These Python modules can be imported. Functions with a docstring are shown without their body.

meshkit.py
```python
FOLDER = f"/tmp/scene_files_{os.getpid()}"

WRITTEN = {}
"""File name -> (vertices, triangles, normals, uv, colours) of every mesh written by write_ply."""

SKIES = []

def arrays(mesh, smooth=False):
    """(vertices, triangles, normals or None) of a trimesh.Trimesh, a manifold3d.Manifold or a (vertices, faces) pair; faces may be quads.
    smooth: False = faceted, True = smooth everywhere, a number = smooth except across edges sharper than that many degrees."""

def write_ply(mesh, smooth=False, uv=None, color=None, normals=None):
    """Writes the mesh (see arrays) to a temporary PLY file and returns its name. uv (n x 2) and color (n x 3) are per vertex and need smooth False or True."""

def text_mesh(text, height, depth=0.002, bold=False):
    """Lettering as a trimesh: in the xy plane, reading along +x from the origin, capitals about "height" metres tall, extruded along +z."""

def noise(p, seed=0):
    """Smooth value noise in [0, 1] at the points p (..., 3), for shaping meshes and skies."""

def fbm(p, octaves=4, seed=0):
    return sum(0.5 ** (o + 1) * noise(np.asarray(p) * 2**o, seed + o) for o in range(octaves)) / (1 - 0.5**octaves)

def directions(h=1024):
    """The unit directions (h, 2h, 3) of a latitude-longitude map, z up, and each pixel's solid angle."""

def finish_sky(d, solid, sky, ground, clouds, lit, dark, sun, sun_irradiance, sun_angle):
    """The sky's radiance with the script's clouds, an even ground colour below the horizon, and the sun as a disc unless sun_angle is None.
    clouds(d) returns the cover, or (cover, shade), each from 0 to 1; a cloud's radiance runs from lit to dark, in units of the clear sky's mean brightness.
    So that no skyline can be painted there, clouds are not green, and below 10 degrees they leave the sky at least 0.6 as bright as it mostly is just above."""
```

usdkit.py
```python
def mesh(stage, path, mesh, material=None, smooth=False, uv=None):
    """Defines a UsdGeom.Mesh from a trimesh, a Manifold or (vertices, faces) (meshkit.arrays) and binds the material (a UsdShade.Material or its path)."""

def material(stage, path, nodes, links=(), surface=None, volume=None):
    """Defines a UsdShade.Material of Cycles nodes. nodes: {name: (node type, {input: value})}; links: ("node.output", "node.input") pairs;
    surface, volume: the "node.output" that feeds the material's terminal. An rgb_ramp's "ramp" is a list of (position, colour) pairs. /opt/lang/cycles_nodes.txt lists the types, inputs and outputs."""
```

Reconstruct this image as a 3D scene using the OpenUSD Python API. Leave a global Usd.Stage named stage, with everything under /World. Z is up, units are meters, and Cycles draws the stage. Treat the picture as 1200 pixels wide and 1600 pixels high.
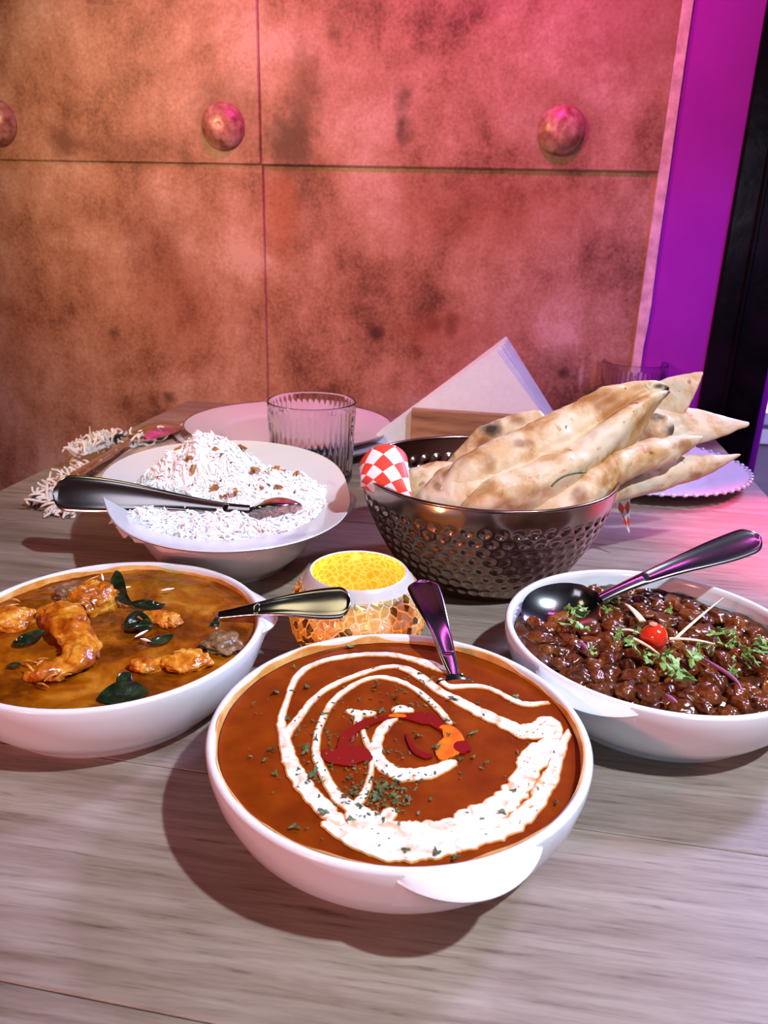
import math, random
import numpy as np, trimesh, usdkit
from meshkit import noise, fbm, text_mesh
from shapely.geometry import Polygon, LineString, Point, MultiPolygon
from shapely.ops import unary_union
from shapely import affinity
from scipy.interpolate import CubicSpline
from pxr import Usd, UsdGeom, UsdLux, UsdShade, Gf, Sdf, Vt

stage = Usd.Stage.CreateInMemory()
UsdGeom.SetStageUpAxis(stage, UsdGeom.Tokens.z)
UsdGeom.SetStageMetersPerUnit(stage, 1.0)
UsdGeom.Xform.Define(stage, '/World')
UsdGeom.Scope.Define(stage, '/World/Looks')

# ------------------------------------------------------------------ camera
PITCH, ROLL, FPX, HCAM = math.radians(20), math.radians(1.8), 1200.0, 0.26
fw = np.array([0, math.cos(PITCH), -math.sin(PITCH)])
u0 = np.array([0, math.sin(PITCH), math.cos(PITCH)])
cr = math.cos(ROLL) * np.array([1.0, 0, 0]) + math.sin(ROLL) * u0
cu = -math.sin(ROLL) * np.array([1.0, 0, 0]) + math.cos(ROLL) * u0
CAM = np.array([0, 0, HCAM])
cam = UsdGeom.Camera.Define(stage, '/World/Camera')
mt = Gf.Matrix4d(1)
for i, v in enumerate((cr, cu, -fw, CAM)):
    mt.SetRow(i, Gf.Vec4d(*map(float, v), 1.0 if i == 3 else 0.0))
cam.AddTransformOp().Set(mt)
cam.CreateHorizontalApertureAttr(36.0)
cam.CreateVerticalApertureAttr(48.0)
cam.CreateFocalLengthAttr(36.0 * FPX / 1200)
cam.CreateClippingRangeAttr(Gf.Vec2f(0.01, 100))
cam.CreateFStopAttr(22.0)
cam.CreateFocusDistanceAttr(0.46)
cam.GetPrim().CreateAttribute('exposure', Sdf.ValueTypeNames.Float).Set(0.0)

# ------------------------------------------------------------------ sky (dim room glow) and lamps
dome = UsdLux.DomeLight.Define(stage, '/World/room_glow')
dome.CreateColorAttr(Gf.Vec3f(0.62, 0.38, 0.5))
dome.CreateIntensityAttr(0.008)


def look_at(prim, pos, target):
    pos, target = np.array(pos, float), np.array(target, float)
    z = pos - target; z /= np.linalg.norm(z)
    x = np.cross([0, 1, 0.01] if abs(z[2]) > .9 else [0, 0, 1], z); x /= np.linalg.norm(x)
    y = np.cross(z, x)
    m = Gf.Matrix4d(1)
    for i, v in enumerate((x, y, z, pos)):
        m.SetRow(i, Gf.Vec4d(*map(float, v), 1.0 if i == 3 else 0.0))
    UsdGeom.Xformable(prim).AddTransformOp().Set(m)


def rect(name, pos, target, w, h, color, inten):
    l = UsdLux.RectLight.Define(stage, '/World/' + name)
    l.CreateWidthAttr(w); l.CreateHeightAttr(h); l.CreateColorAttr(Gf.Vec3f(*color)); l.CreateIntensityAttr(inten)
    look_at(l.GetPrim(), pos, target)


def spot(name, pos, target, rad, color, inten, cone=None, soft=.3):
    l = (UsdLux.SphereLight if cone else UsdLux.DiskLight).Define(stage, '/World/' + name)
    l.CreateRadiusAttr(rad); l.CreateColorAttr(Gf.Vec3f(*color)); l.CreateIntensityAttr(inten)
    look_at(l.GetPrim(), pos, target)
    if cone:
        s = UsdLux.ShapingAPI.Apply(l.GetPrim())
        s.CreateShapingConeAngleAttr(cone); s.CreateShapingConeSoftnessAttr(soft)


spot('key_lamp', (.57, -.02, 1.10), (-.04, .40, .0), .022, (0.80, 0.93, 1.12), 4500, 28, .75)
spot('front_lamp', (.38, -.85, .42), (.02, .4, .03), .05, (.78, .84, 1.05), 95)
spot('red_lamp', (-.75, -.55, .36), (0, .4, 0.03), .05, (1.0, .24, .22), 280)
spot('pink_wall_lamp', (.02, .60, 1.15), (.03, 1.16, .62), .05, (1.0, .025, .50), 470, 36, .8)
spot('warm_lamp', (-.70, .48, .62), (-.08, 1.16, .27), .05, (1.0, .64, .28), 255, 42, .8)
spot('magenta_lamp', (1.05, .75, .8), (.47, .655, .0), .03, (1.0, .06, .22), 6500, 9.5, .4)
spot('violet_lamp', (.62, .50, 1.0), (.37, .92, .05), .04, (.26, .14, 1.0), 420, 20, .6)
rect('ceiling_strip_magenta', (.33, .50, 1.98), (.33, .5, 0), 1.0, .05, (1.0, .12, .85), 10)
rect('ceiling_strip_white', (-.80, -1.15, 1.9), (-.2, .5, .1), .8, .5, (.85, .80, .95), 1.3)
rect('ceiling_strip_amber', (-.87, -.06, 1.95), (-.87, .0, 0), .42, .42, (1.0, .86, .52), 1.6)
rect('ceiling_strip_red', (.62, -.25, 1.95), (.62, -.2, 0), .06, .8, (1.0, .08, .30), 4)

# ------------------------------------------------------------------ projection helpers (pixel -> place in the room)
def ray(x, y):
    return fw + (x - 600) / FPX * cr - (y - 800) / FPX * cu


def W(x, y, z=0.0):
    d = ray(x, y)
    return CAM + d * ((z - HCAM) / d[2])


def WP(x, y, n, c):
    d = ray(x, y)
    return CAM + d * ((c - CAM @ n) / (d @ n))


def WY(x, y, Y):
    return WP(x, y, np.array([0, 1.0, 0]), Y)


# ------------------------------------------------------------------ scene helpers
used = {}


def fresh(path):
    k = used.get(path, 0); used[path] = k + 1
    return path if k == 0 else f'{path}_{k:03d}'


def keys(p, label=None, cat=None, group=None, kind=None):
    for k, v in (('label', label), ('category', cat), ('group', group), ('kind', kind)):
        if v:
            p.SetCustomDataByKey(k, v)


def tm(mesh):
    if isinstance(mesh, trimesh.Trimesh):
        return mesh
    from meshkit import arrays
    v, f, _ = arrays(mesh)
    return trimesh.Trimesh(v, f, process=False)


class Thing:
    """An Xform at the thing's base; parts are given in world coordinates."""
    def __init__(s, name, label, cat, loc, group=None, kind=None):
        s.path = fresh('/World/' + name); s.loc = np.array(loc, float)
        x = UsdGeom.Xform.Define(stage, s.path)
        x.AddTranslateOp().Set(Gf.Vec3d(*map(float, loc)))
        keys(x.GetPrim(), label, cat, group, kind)

    def part(s, name, mesh, mat, smooth=35, label=None, kind=None, parent=None, uv=None):
        m = tm(mesh)
        path = fresh((parent or s.path) + '/' + name)
        p = usdkit.mesh(stage, path, (np.array(m.vertices) - s.loc, m.faces), mat, smooth, uv)
        keys(p.GetPrim(), label, None, None, kind)
        return path


def single(name, mesh, mat, label, cat=None, group=None, kind=None, smooth=35, uv=None):
    m = tm(mesh)
    b = m.bounds
    loc = np.array([(b[0][0] + b[1][0]) / 2, (b[0][1] + b[1][1]) / 2, b[0][2]])
    p = usdkit.mesh(stage, fresh('/World/' + name), (np.array(m.vertices) - loc, m.faces), mat, smooth, uv)
    UsdGeom.Xformable(p).AddTranslateOp().Set(Gf.Vec3d(*map(float, loc)))
    keys(p.GetPrim(), label, cat, group, kind)
    return p


def cat(*ms):
    return trimesh.util.concatenate([tm(m) for m in ms])


def box(lo, hi, bev=0.0):
    lo, hi = np.array(lo, float), np.array(hi, float)
    if bev <= 0:
        b = trimesh.creation.box(hi - lo); b.apply_translation((lo + hi) / 2); return b
    pts = []
    for sx in (0, 1):
        for sy in (0, 1):
            for sz in (0, 1):
                c = np.where([sx, sy, sz], hi, lo); d = np.where([sx, sy, sz], -1, 1) * bev
                pts += [c + d * [0, 1, 1], c + d * [1, 0, 1], c + d * [1, 1, 0]]
    return trimesh.convex.convex_hull(np.array(pts))


def frame(mesh, o, ex, ey, ez):
    m = mesh.copy(); v = np.array(m.vertices)
    m.vertices = np.array(o) + v[:, :1] * ex + v[:, 1:2] * ey + v[:, 2:3] * ez
    return m


def lathe(prof, c=(0, 0, 0), n=96):
    m = trimesh.creation.revolve(np.array(prof, float), sections=n)
    m.apply_translation(c)
    return m


def spline(pts, n):
    pts = np.array(pts, float)
    t = np.r_[0, np.cumsum(np.linalg.norm(np.diff(pts[:, :3], axis=0), axis=1))]
    t /= t[-1]
    return CubicSpline(t, pts)(np.linspace(0, 1, n)) if len(pts) > 2 else pts[0] + np.linspace(0, 1, n)[:, None] * (pts[1] - pts[0])


def loft(path, up, secs):
    """path Nx3, up one vector or Nx3, secs N arrays (M,2) of (side, up): one closed mesh."""
    path = np.array(path, float); N = len(path)
    up = np.broadcast_to(np.array(up, float), (N, 3))
    T = np.gradient(path, axis=0); T /= np.linalg.norm(T, axis=1, keepdims=True)
    S = np.cross(T, up); S /= np.linalg.norm(S, axis=1, keepdims=True)
    U = np.cross(S, T)
    M = len(secs[0])
    v = np.concatenate([path[i] + secs[i][:, :1] * S[i] + secs[i][:, 1:] * U[i] for i in range(N)])
    f = []
    a = np.arange(M); b = (a + 1) % M
    for i in range(N - 1):
        o, p = i * M, (i + 1) * M
        f.append(np.c_[o + a, o + b, p + b]); f.append(np.c_[o + a, p + b, p + a])
    v = np.vstack([v, path[0] + (secs[0].mean(0)[0] * S[0] + secs[0].mean(0)[1] * U[0]), path[-1] + (secs[-1].mean(0)[0] * S[-1] + secs[-1].mean(0)[1] * U[-1])])
    f.append(np.c_[np.full(M, N * M), b, a]); o = (N - 1) * M
    f.append(np.c_[np.full(M, N * M + 1), o + a, o + b])
    return trimesh.Trimesh(v, np.vstack(f), process=False)


def ell(w, t, n=14):
    a = np.linspace(0, 2 * np.pi, n, endpoint=False)
    return np.c_[w * np.cos(a), t * np.sin(a)]


def tube(pts, r, n=8, k=None):
    p = spline(pts, k or max(6, 3 * len(pts)))
    rr = np.broadcast_to(r, len(p)) if np.ndim(r) == 0 else np.interp(np.linspace(0, 1, len(p)), np.linspace(0, 1, len(r)), r)
    d = p[-1] - p[0]
    up = np.array([0, 0, 1.0]) if abs(d[2]) < .8 * np.linalg.norm(d) else np.array([1.0, 0, 0])
    return loft(p, up, [ell(x, x, n) for x in rr])


def blob(c, r, seed=0, amp=.25, freq=2.0, sub=3, rot=0.0, tilt=0.0):
    m = trimesh.creation.icosphere(sub)
    v = np.array(m.vertices)
    k = 1 + amp * (fbm(v * freq + 11.3 * seed, 3, seed) - .5) * 2
    v = v * k[:, None] * np.array(r)
    m.vertices = v
    if tilt:
        m.apply_transform(trimesh.transformations.rotation_matrix(tilt, [1, 0, 0]))
    m.apply_transform(trimesh.transformations.rotation_matrix(rot, [0, 0, 1]))
    m.apply_translation(c)
    return m


def slab(poly, z0, z1):
    ps = [g for g in getattr(poly, 'geoms', [poly]) if g.geom_type == 'Polygon' and g.area > 1e-8]
    out = []
    for g in ps:
        e = trimesh.creation.extrude_polygon(g, z1 - z0, engine='earcut'); e.apply_translation([0, 0, z0]); out.append(e)
    return cat(*out)


# ------------------------------------------------------------------ materials
def mat(name, nodes, links, surface='p.BSDF', volume=None):
    return usdkit.material(stage, '/World/Looks/' + name, nodes, links, surface, volume)


def plain(name, col, rough=.4, **kw):
    return mat(name, {'p': ('principled_bsdf', {'base_color': col, 'roughness': rough, **kw})}, [])


def stain(n, l, out, spots, scale=90):
    if not len(spots):
        return out
    n['sn'] = ('noise_texture', {'scale': float(scale), 'detail': 4}); l.append(('g.position', 'sn.vector'))
    for i, (c, rad, col, st) in enumerate(spots):
        rad = np.broadcast_to(rad, 3)
        n[f's{i}'] = ('vector_math', {'math_type': 'subtract', 'vector2': tuple(c)})
        n[f'k{i}'] = ('vector_math', {'math_type': 'multiply', 'vector2': tuple(1 / rad)})
        n[f'd{i}'] = ('vector_math', {'math_type': 'length'})
        n[f'a{i}'] = ('math', {'math_type': 'add'})
        n[f'f{i}'] = ('map_range', {'range_type': 'smoothstep', 'from_min': 1.75, 'from_max': .8, 'to_min': 0, 'to_max': st, 'clamp': True})
        n[f'x{i}'] = ('mix', {'mix_type': 'mix', 'color2': col})
        l += [('g.position', f's{i}.vector1'), (f's{i}.vector', f'k{i}.vector1'), (f'k{i}.vector', f'd{i}.vector1'), (f'd{i}.value', f'a{i}.value1'),
              ('sn.fac', f'a{i}.value2'), (f'a{i}.value', f'f{i}.value'), (f'f{i}.result', f'x{i}.fac'), (out, f'x{i}.color1')]
        out = f'x{i}.color'
    return out


def noisy(name, stops, scale=40, rough=.4, detail=5, bump=0.0, bscale=None, bdist=.002, stretch=None, spots=(), distortion=0.0, scoords=(1, 1, 1), **kw):
    """Noise-ramp colour in room coordinates; spots: (centre, radius, colour, strength) stains on the surface."""
    n = {'g': ('geometry', {}), 'n': ('noise_texture', {'scale': scale, 'detail': detail, 'roughness': .6, 'distortion': distortion}),
         'r': ('rgb_ramp', {'ramp': stops}), 'p': ('principled_bsdf', {'roughness': rough, **kw})}
    l = [('n.fac', 'r.fac')]
    if stretch is not None:
        rot, sc = stretch
        n['m'] = ('mapping', {'mapping_type': 'point', 'rotation': (0, 0, rot), 'scale': sc})
        l += [('g.position', 'm.vector'), ('m.vector', 'n.vector')]
    else:
        l += [('g.position', 'n.vector')]
    out = stain(n, l, 'r.color', spots)
    l.append((out, 'p.base_color'))
    if bump:
        n['bn'] = ('noise_texture', {'scale': bscale or scale, 'detail': 4}); n['b'] = ('bump', {'strength': bump, 'distance': bdist})
        l += [('m.vector' if stretch is not None else 'g.position', 'bn.vector'), ('bn.fac', 'b.height'), ('b.normal', 'p.normal')]
    return mat(name, n, l)


CERAMIC = plain('white_ceramic', (.71, .71, .72), .16, specular_ior_level=.55)
STEEL = plain('spoon_steel', (.62, .60, .60), .13, metallic=1.0)
PI = math.pi
rng = np.random.default_rng(7)
ORD = ['first', 'second', 'third', 'fourth', 'fifth', 'sixth', 'seventh', 'eighth', 'ninth', 'tenth', 'eleventh', 'twelfth', 'thirteenth', 'fourteenth', 'fifteenth', 'sixteenth']
YAW = math.radians(9.5)
EX = np.array([math.cos(YAW), -math.sin(YAW), 0]); EN = np.array([math.sin(YAW), math.cos(YAW), 0]); EZ = np.array([0, 0, 1.0])
WC = float(W(560, 641) @ EN)                     # wall plane: p . EN = WC


def WW(x, y, off=0.0):
    return WP(x, y, EN, WC - off)


def wall_s(x, y):
    p = WW(x, y); return float(p @ EX), float(p[2])


# ================================================================== setting
def wallbox(s0, s1, z0, z1, d0, d1, bev=0.0):
    """box in wall coordinates; d = distance in front of the wall plane."""
    m = box((s0, WC - d1, z0), (s1, WC - d0, z1), bev)
    return frame(m, (0, 0, 0), EX, EN, EZ)


s_joint = wall_s(411, 262)[0]; z_seam = wall_s(560, 261)[1]; s_right = wall_s(1029, 268)[0]
dk = (.05, .012, .010); dk2 = (.10, .028, .018)
stains = []
for x, y, rx, rz, c, st in ((632, 160, 14, 26, dk, .75), (634, 205, 15, 22, dk, .85), (455, 225, 36, 46, dk, .82), (478, 150, 26, 60, dk2, .6), (108, 222, 28, 26, dk2, .75),
                            (588, 521, 12, 11, dk, .95), (678, 508, 13, 11, dk, .85), (705, 507, 13, 17, dk, .8), (181, 519, 11, 11, dk, .9), (267, 621, 12, 12, dk, .95),
                            (253, 555, 5, 6, dk, .8), (137, 396, 7, 8, dk2, .8), (880, 583, 10, 8, dk, .85), (527, 56, 12, 15, dk2, .7), (270, 5, 14, 10, dk2, .8),
                            (240, 370, 60, 60, dk2, .28), (200, 235, 85, 20, dk2, .35), (355, 185, 52, 50, dk2, .5), (880, 205, 56, 56, dk2, .35), (440, 330, 26, 60, (.35, .09, .03), .5), (280, 480, 60, 90, (.26, .09, .05), .35), (700, 520, 75, 30, (.30, .10, .05), .5), (760, 330, 160, 45, (.30, .1, .05), .35), (1000, 40, 90, 70, (.22, .06, .04), .45), (948, 240, 5, 34, (.72, .60, .55), .5), (972, 228, 6, 12, (.85, .78, .75), .8), (908, 585, 4, 22, (.7, .55, .5), .45), (902, 540, 3, 14, (.7, .55, .5), .4)):
    stains.append((WW(x, y), np.array([rx, rx * .8, rz]) / 850.0, c, st))
def copper_mat():
    n = {'g': ('geometry', {}), 'm': ('vector_math', {'math_type': 'multiply', 'vector2': (22.0, 22.0, 9.0)}),
         'n1': ('noise_texture', {'scale': 6.5, 'detail': 9, 'roughness': .62, 'distortion': .15}), 'n2': ('noise_texture', {'scale': 1.0, 'detail': 6, 'roughness': .6}),
         'n3': ('noise_texture', {'scale': 210.0, 'detail': 4, 'roughness': .7}), 'a': ('math', {'math_type': 'multiply', 'value2': .60}),
         'b': ('math', {'math_type': 'multiply_add', 'value2': .18}), 'c': ('math', {'math_type': 'multiply_add', 'value2': .22}),
         'r': ('rgb_ramp', {'ramp': [(.37, (.09, .034, .020)), (.43, (.21, .098, .056)), (.49, (.34, .188, .114)), (.54, (.42, .262, .176)), (.61, (.53, .39, .30))]}),
         'p': ('principled_bsdf', {'roughness': .48, 'specular_ior_level': .4}), 'bu': ('bump', {'strength': .25, 'distance': .002})}
    l = [('g.position', 'n1.vector'), ('g.position', 'm.vector1'), ('m.vector', 'n2.vector'), ('g.position', 'n3.vector'), ('n1.fac', 'a.value1'), ('n2.fac', 'b.value1'), ('a.value', 'b.value3'),
         ('n3.fac', 'c.value1'), ('b.value', 'c.value3'), ('c.value', 'r.fac'), ('n3.fac', 'bu.height'), ('bu.normal', 'p.normal')]
    out = stain(n, l, 'r.color', stains, 70)
    l.append((out, 'p.base_color'))
    return mat('rusted_copper_sheet', n, l)


copper = copper_mat()
wall = Thing('wall_back', 'copper coloured riveted metal panel wall behind the table', None, WW(560, 641), kind='structure')
wall.part('backing', wallbox(-2.2, s_right, -.75, 2.04, -.1, 0), plain('wall_backing', (.05, .03, .025), .7))
sj2 = s_joint - .74
for s0, s1, z0, z1, d in ((s_joint, s_right, z_seam, 2.04, .0075), (s_joint, s_right, -.4, z_seam + .01, .002), (sj2, s_joint, z_seam, 2.04, .0090), (sj2, s_joint + .002, -.4, z_seam + .01, .0055),
                          (sj2 - .9, sj2, z_seam, 2.04, .0075), (sj2 - .9, sj2, -.4, z_seam + .01, .0028)):
    wall.part('panel', wallbox(s0, s1 - (0 if s1 == s_right else .0005), z0, z1, .0002, d, .0018), copper, 20)
# slightly buckled lower lip of the top right panel
RIV = noisy('rivet_metal', [(.35, (.20, .07, .05)), (.5, (.40, .19, .14)), (.65, (.58, .38, .33))], 60, .38, 5, .3, 150, .001, metallic=.15)
for x, y, r in ((352, 199, .0315), (876, 205, .0305), (2, 194, .032)):
    c = WW(x, y)
    hh = r * .62
    prof = [(0, -.004), (r * 1.02, -.004)] + [(r * math.cos(b), hh * math.sin(b)) for b in np.linspace(0, PI / 2 - .17, 16)] + [(r * .13, hh * .97), (r * .10, hh * .95), (0, hh * .95)]
    m = lathe(prof, n=40); m.apply_transform(trimesh.geometry.align_vectors([0, 0, 1], -EN)); m.apply_translation(c - EN * .0085)
    wall.part('rivet', m, RIV, 50, 'domed round rivet head')
# side pillar with its pale edge, and the dark post beyond it
PUR = noisy('purple_paint', [(.3, (.31, .018, .42)), (.7, (.35, .024, .46))], 14, .75, 5, specular_ior_level=.2)
sp1 = wall_s(1118, 420)[0]
TRIM = noisy('pale_filler', [(.35, (.50, .33, .36)), (.65, (.78, .60, .62))], 60, .7)
pil = Thing('wall_right', 'purple painted pillar with pale chipped edge right of the metal wall', None, WW(1040, 680), kind='structure')
pil.part('pillar', wallbox(s_right, s_right + .19, -.75, 2.04, -.1, .004), PUR)
k = 60; zz = np.linspace(-.4, 1.3, k)
edge = [(s_right + .0125 + .004 * (noise(np.array([[z * 18, 3, 1]]))[0] - .5), z) for z in zz]
pg = Polygon([(s_right - .001, -.4), *edge, (s_right - .001, 1.3)])
m = trimesh.creation.extrude_polygon(pg, .008, engine='earcut')
pil.part('edge_strip', frame(m, -EN * -WC - EN * .0095, EX, EZ, EN * -1.0 * -1), TRIM, label='pale chipped edge strip')
BLK = noisy('black_gloss', [(.4, (.003, .002, .004)), (.6, (.008, .004, .009))], 20, .25, 4, .25, 18, .004, specular_ior_level=.12)
sb0, sb1 = wall_s(1108, 520)[0], wall_s(1192, 600)[0]
post = Thing('trim_1', 'black glossy post at the right end of the wall', None, WW(1130, 690), kind='structure')
post.part('post', wallbox(sb0, sb1, -.75, 2.04, -.12, .012, .003), BLK)
post.part('bead', wallbox(sb0 + .03, sb0 + .036, -.3, 1.4, .012, .02, .002), BLK, label='raised glossy bead')
# room beyond and floor
FLOOR = noisy('dark_floor', [(.3, (.03, .02, .03)), (.7, (.06, .04, .05))], 6, .4)
fl = single('floor', box((-2.6, -1.2, -.78), (4.5, 5.2, -.75)), FLOOR, 'dark floor below the table', None, kind='structure')
single('ceiling', box((-2.6, -2.2, 2.05), (4.5, 5.2, 2.10)), plain('dark_ceiling', (.06, .05, .06), .7), 'dark ceiling above the table', None, kind='structure')
FARW = noisy('far_wall_paint', [(.3, (.30, .22, .42)), (.7, (.42, .34, .55))], 3, .6)
single('wall_far', box((.2, 5.0, -.75), (4.5, 5.1, 2.2)), FARW, 'far violet lit wall of the room beyond the post', None, kind='structure')
rect('far_room_lamp', (2.1, 2.2, 1.9), (1.6, 2.9, 0), .5, .5, (.55, .50, 1.0), 330)

# ================================================================== table
a0, a1 = W(0, 772), W(187, 673); b0, b1 = W(1200, 776), W(1169, 742)
tl, tr = np.degrees(0), 0
TX = EX; TY = EN
u_left = float(((a0 + a1) / 2) @ TX) ; u_right = float(((b0 + b1) / 2) @ TX)
v_back = WC - .0145; v_front = -.16
WOOD = mat('weathered_oak_laminate', {
    'g': ('geometry', {}), 'oi': ('object_info', {}),
    'm': ('mapping', {'rotation': (0, 0, math.radians(7.5)), 'scale': (1, 1, 1)}),
    'm2': ('vector_math', {'math_type': 'multiply', 'vector2': (4.0, 60.0, 4.0)}),
    'm3': ('vector_math', {'math_type': 'multiply', 'vector2': (22.0, 320.0, 14.0)}),
    'n1': ('noise_texture', {'scale': 1.0, 'detail': 7, 'roughness': .65, 'distortion': .15}),
    'n2': ('noise_texture', {'scale': 1.0, 'detail': 5, 'roughness': .7, 'distortion': .3}),
    'n3': ('noise_texture', {'scale': 7.0, 'detail': 4}),
    'r1': ('rgb_ramp', {'ramp': [(.25, (.16, .105, .075)), (.42, (.235, .178, .135)), (.56, (.295, .237, .188)), (.75, (.36, .30, .25))]}),
    'r2': ('rgb_ramp', {'ramp': [(.30, (.42, .34, .29)), (.41, (.82, .79, .76)), (.55, (1, 1, 1)), (.8, (1.12, 1.12, 1.12))]}),
    'r3': ('rgb_ramp', {'ramp': [(.3, (.8, .78, .76)), (.7, (1.08, 1.08, 1.08))]}),
    'x1': ('mix', {'mix_type': 'multiply', 'fac': .9}), 'x2': ('mix', {'mix_type': 'multiply', 'fac': 1.0}),
    'hs': ('hsv', {}), 'mr': ('map_range', {'from_min': 0, 'from_max': 1, 'to_min': .86, 'to_max': 1.12}),
    'b': ('bump', {'strength': .35, 'distance': .0012}), 'p': ('principled_bsdf', {'roughness': .42, 'specular_ior_level': .4})},
    [('g.position', 'm.vector'), ('m.vector', 'm2.vector1'), ('m.vector', 'm3.vector1'), ('m2.vector', 'n1.vector'), ('m3.vector', 'n2.vector'), ('g.position', 'n3.vector'),
     ('n1.fac', 'r1.fac'), ('n2.fac', 'r2.fac'), ('n3.fac', 'r3.fac'), ('r1.color', 'x1.color1'), ('r2.color', 'x1.color2'), ('x1.color', 'x2.color1'), ('r3.color', 'x2.color2'),
     ('oi.random', 'mr.value'), ('mr.result', 'hs.value'), ('x2.color', 'hs.color'), ('hs.color', 'p.base_color'), ('n2.fac', 'b.height'), ('b.normal', 'p.normal')])
table = Thing('table', 'grey brown weathered wood plank table under all the dishes', 'table', (0, .5, -.75))
v_seam = float(W(250, 1197) @ TY)
pw = .123
edges = sorted([v_seam + k * pw for k in range(-6, 9) if v_front < v_seam + k * pw < v_back - .02] + [v_front, v_back])
for v0, v1 in zip(edges[:-1], edges[1:]):
    m = box((u_left, v0 + .0002, -.022), (u_right, v1 - .0002, 0), .0006)
    table.part('plank', frame(m, (0, 0, 0), TX, TY, EZ), WOOD, False)
DARKW = plain('table_underside', (.05, .035, .03), .6)
table.part('apron', frame(box((u_left + .05, v_front + .05, -.09), (u_right - .05, v_back - .05, -.0225), .002), (0, 0, 0), TX, TY, EZ), DARKW, False)
for su in (u_left + .1, u_right - .1):
    for sv in (v_front + .1, v_back - .1):
        table.part('leg', frame(box((su - .025, sv - .025, -.75), (su + .025, sv + .025, -.09), .004), (0, 0, 0), TX, TY, EZ), DARKW, False)

# ================================================================== white round serving dishes
DR, DH = .0885, .0435
DPROF = [(0, .008), (.052, .008), (.068, .0105), (.0775, .018), (.0822, .030), (.0836, .0395), (.0844, .0425), (.0858, .0435), (.0876, .0432), (.0886, .0418), (.0882, .036), (.0860, .027), (.0812, .0165),
         (.0750, .0092), (.0708, .0060), (.0690, .0053), (.0677, .0030), (.0660, 0), (.058, 0), (.056, .0025), (0, .0025)]


def handle_lug(c, ang, reach=.0105, half=.36):
    """Flat tab growing out of the rim: a solid sector that fades into the wall at both ends."""
    nt = 33; rings = []
    th = np.linspace(-half, half, nt)
    v = []
    for t in th:
        w = max(0.0, math.cos(t / half * PI / 2)) ** .8
        r1 = DR - .0012 + reach * w
        sec = [(DR - .0035, .0428), (DR - .0005, .0427), (r1 - .0012, .0412 - .003 * w), (r1, .0398 - .003 * w), (r1 - .001, .0382 - .003 * w), (DR - .001 + .25 * reach * w, .0335), (DR - .0035, .024)]
        a = ang + t
        v += [(c[0] + r * math.cos(a), c[1] + r * math.sin(a), c[2] + z) for r, z in sec]
    M = 7; f = []
    for i in range(nt - 1):
        for j in range(M):
            a, b = i * M + j, i * M + (j + 1) % M
            f += [[a, b, b + M], [a, b + M, a + M]]
    for o, s in ((0, -1), ((nt - 1) * M, 1)):
        for j in range(1, M - 1):
            f.append([o, o + j, o + j + 1][::-s])
    m = trimesh.Trimesh(v, f, process=False); m.fix_normals()
    return m


def dish(c, label, angs):
    t = Thing('serving_dish', label, 'dish', c)
    t.part('bowl', lathe(DPROF, c, 128), CERAMIC, 50)
    for a in angs:
        t.part('handle', handle_lug(c, a), CERAMIC, 50)


def lug_angle(c, px, py):
    p = W(px, py, .041); return math.atan2(p[1] - c[1], p[0] - c[0])


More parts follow.
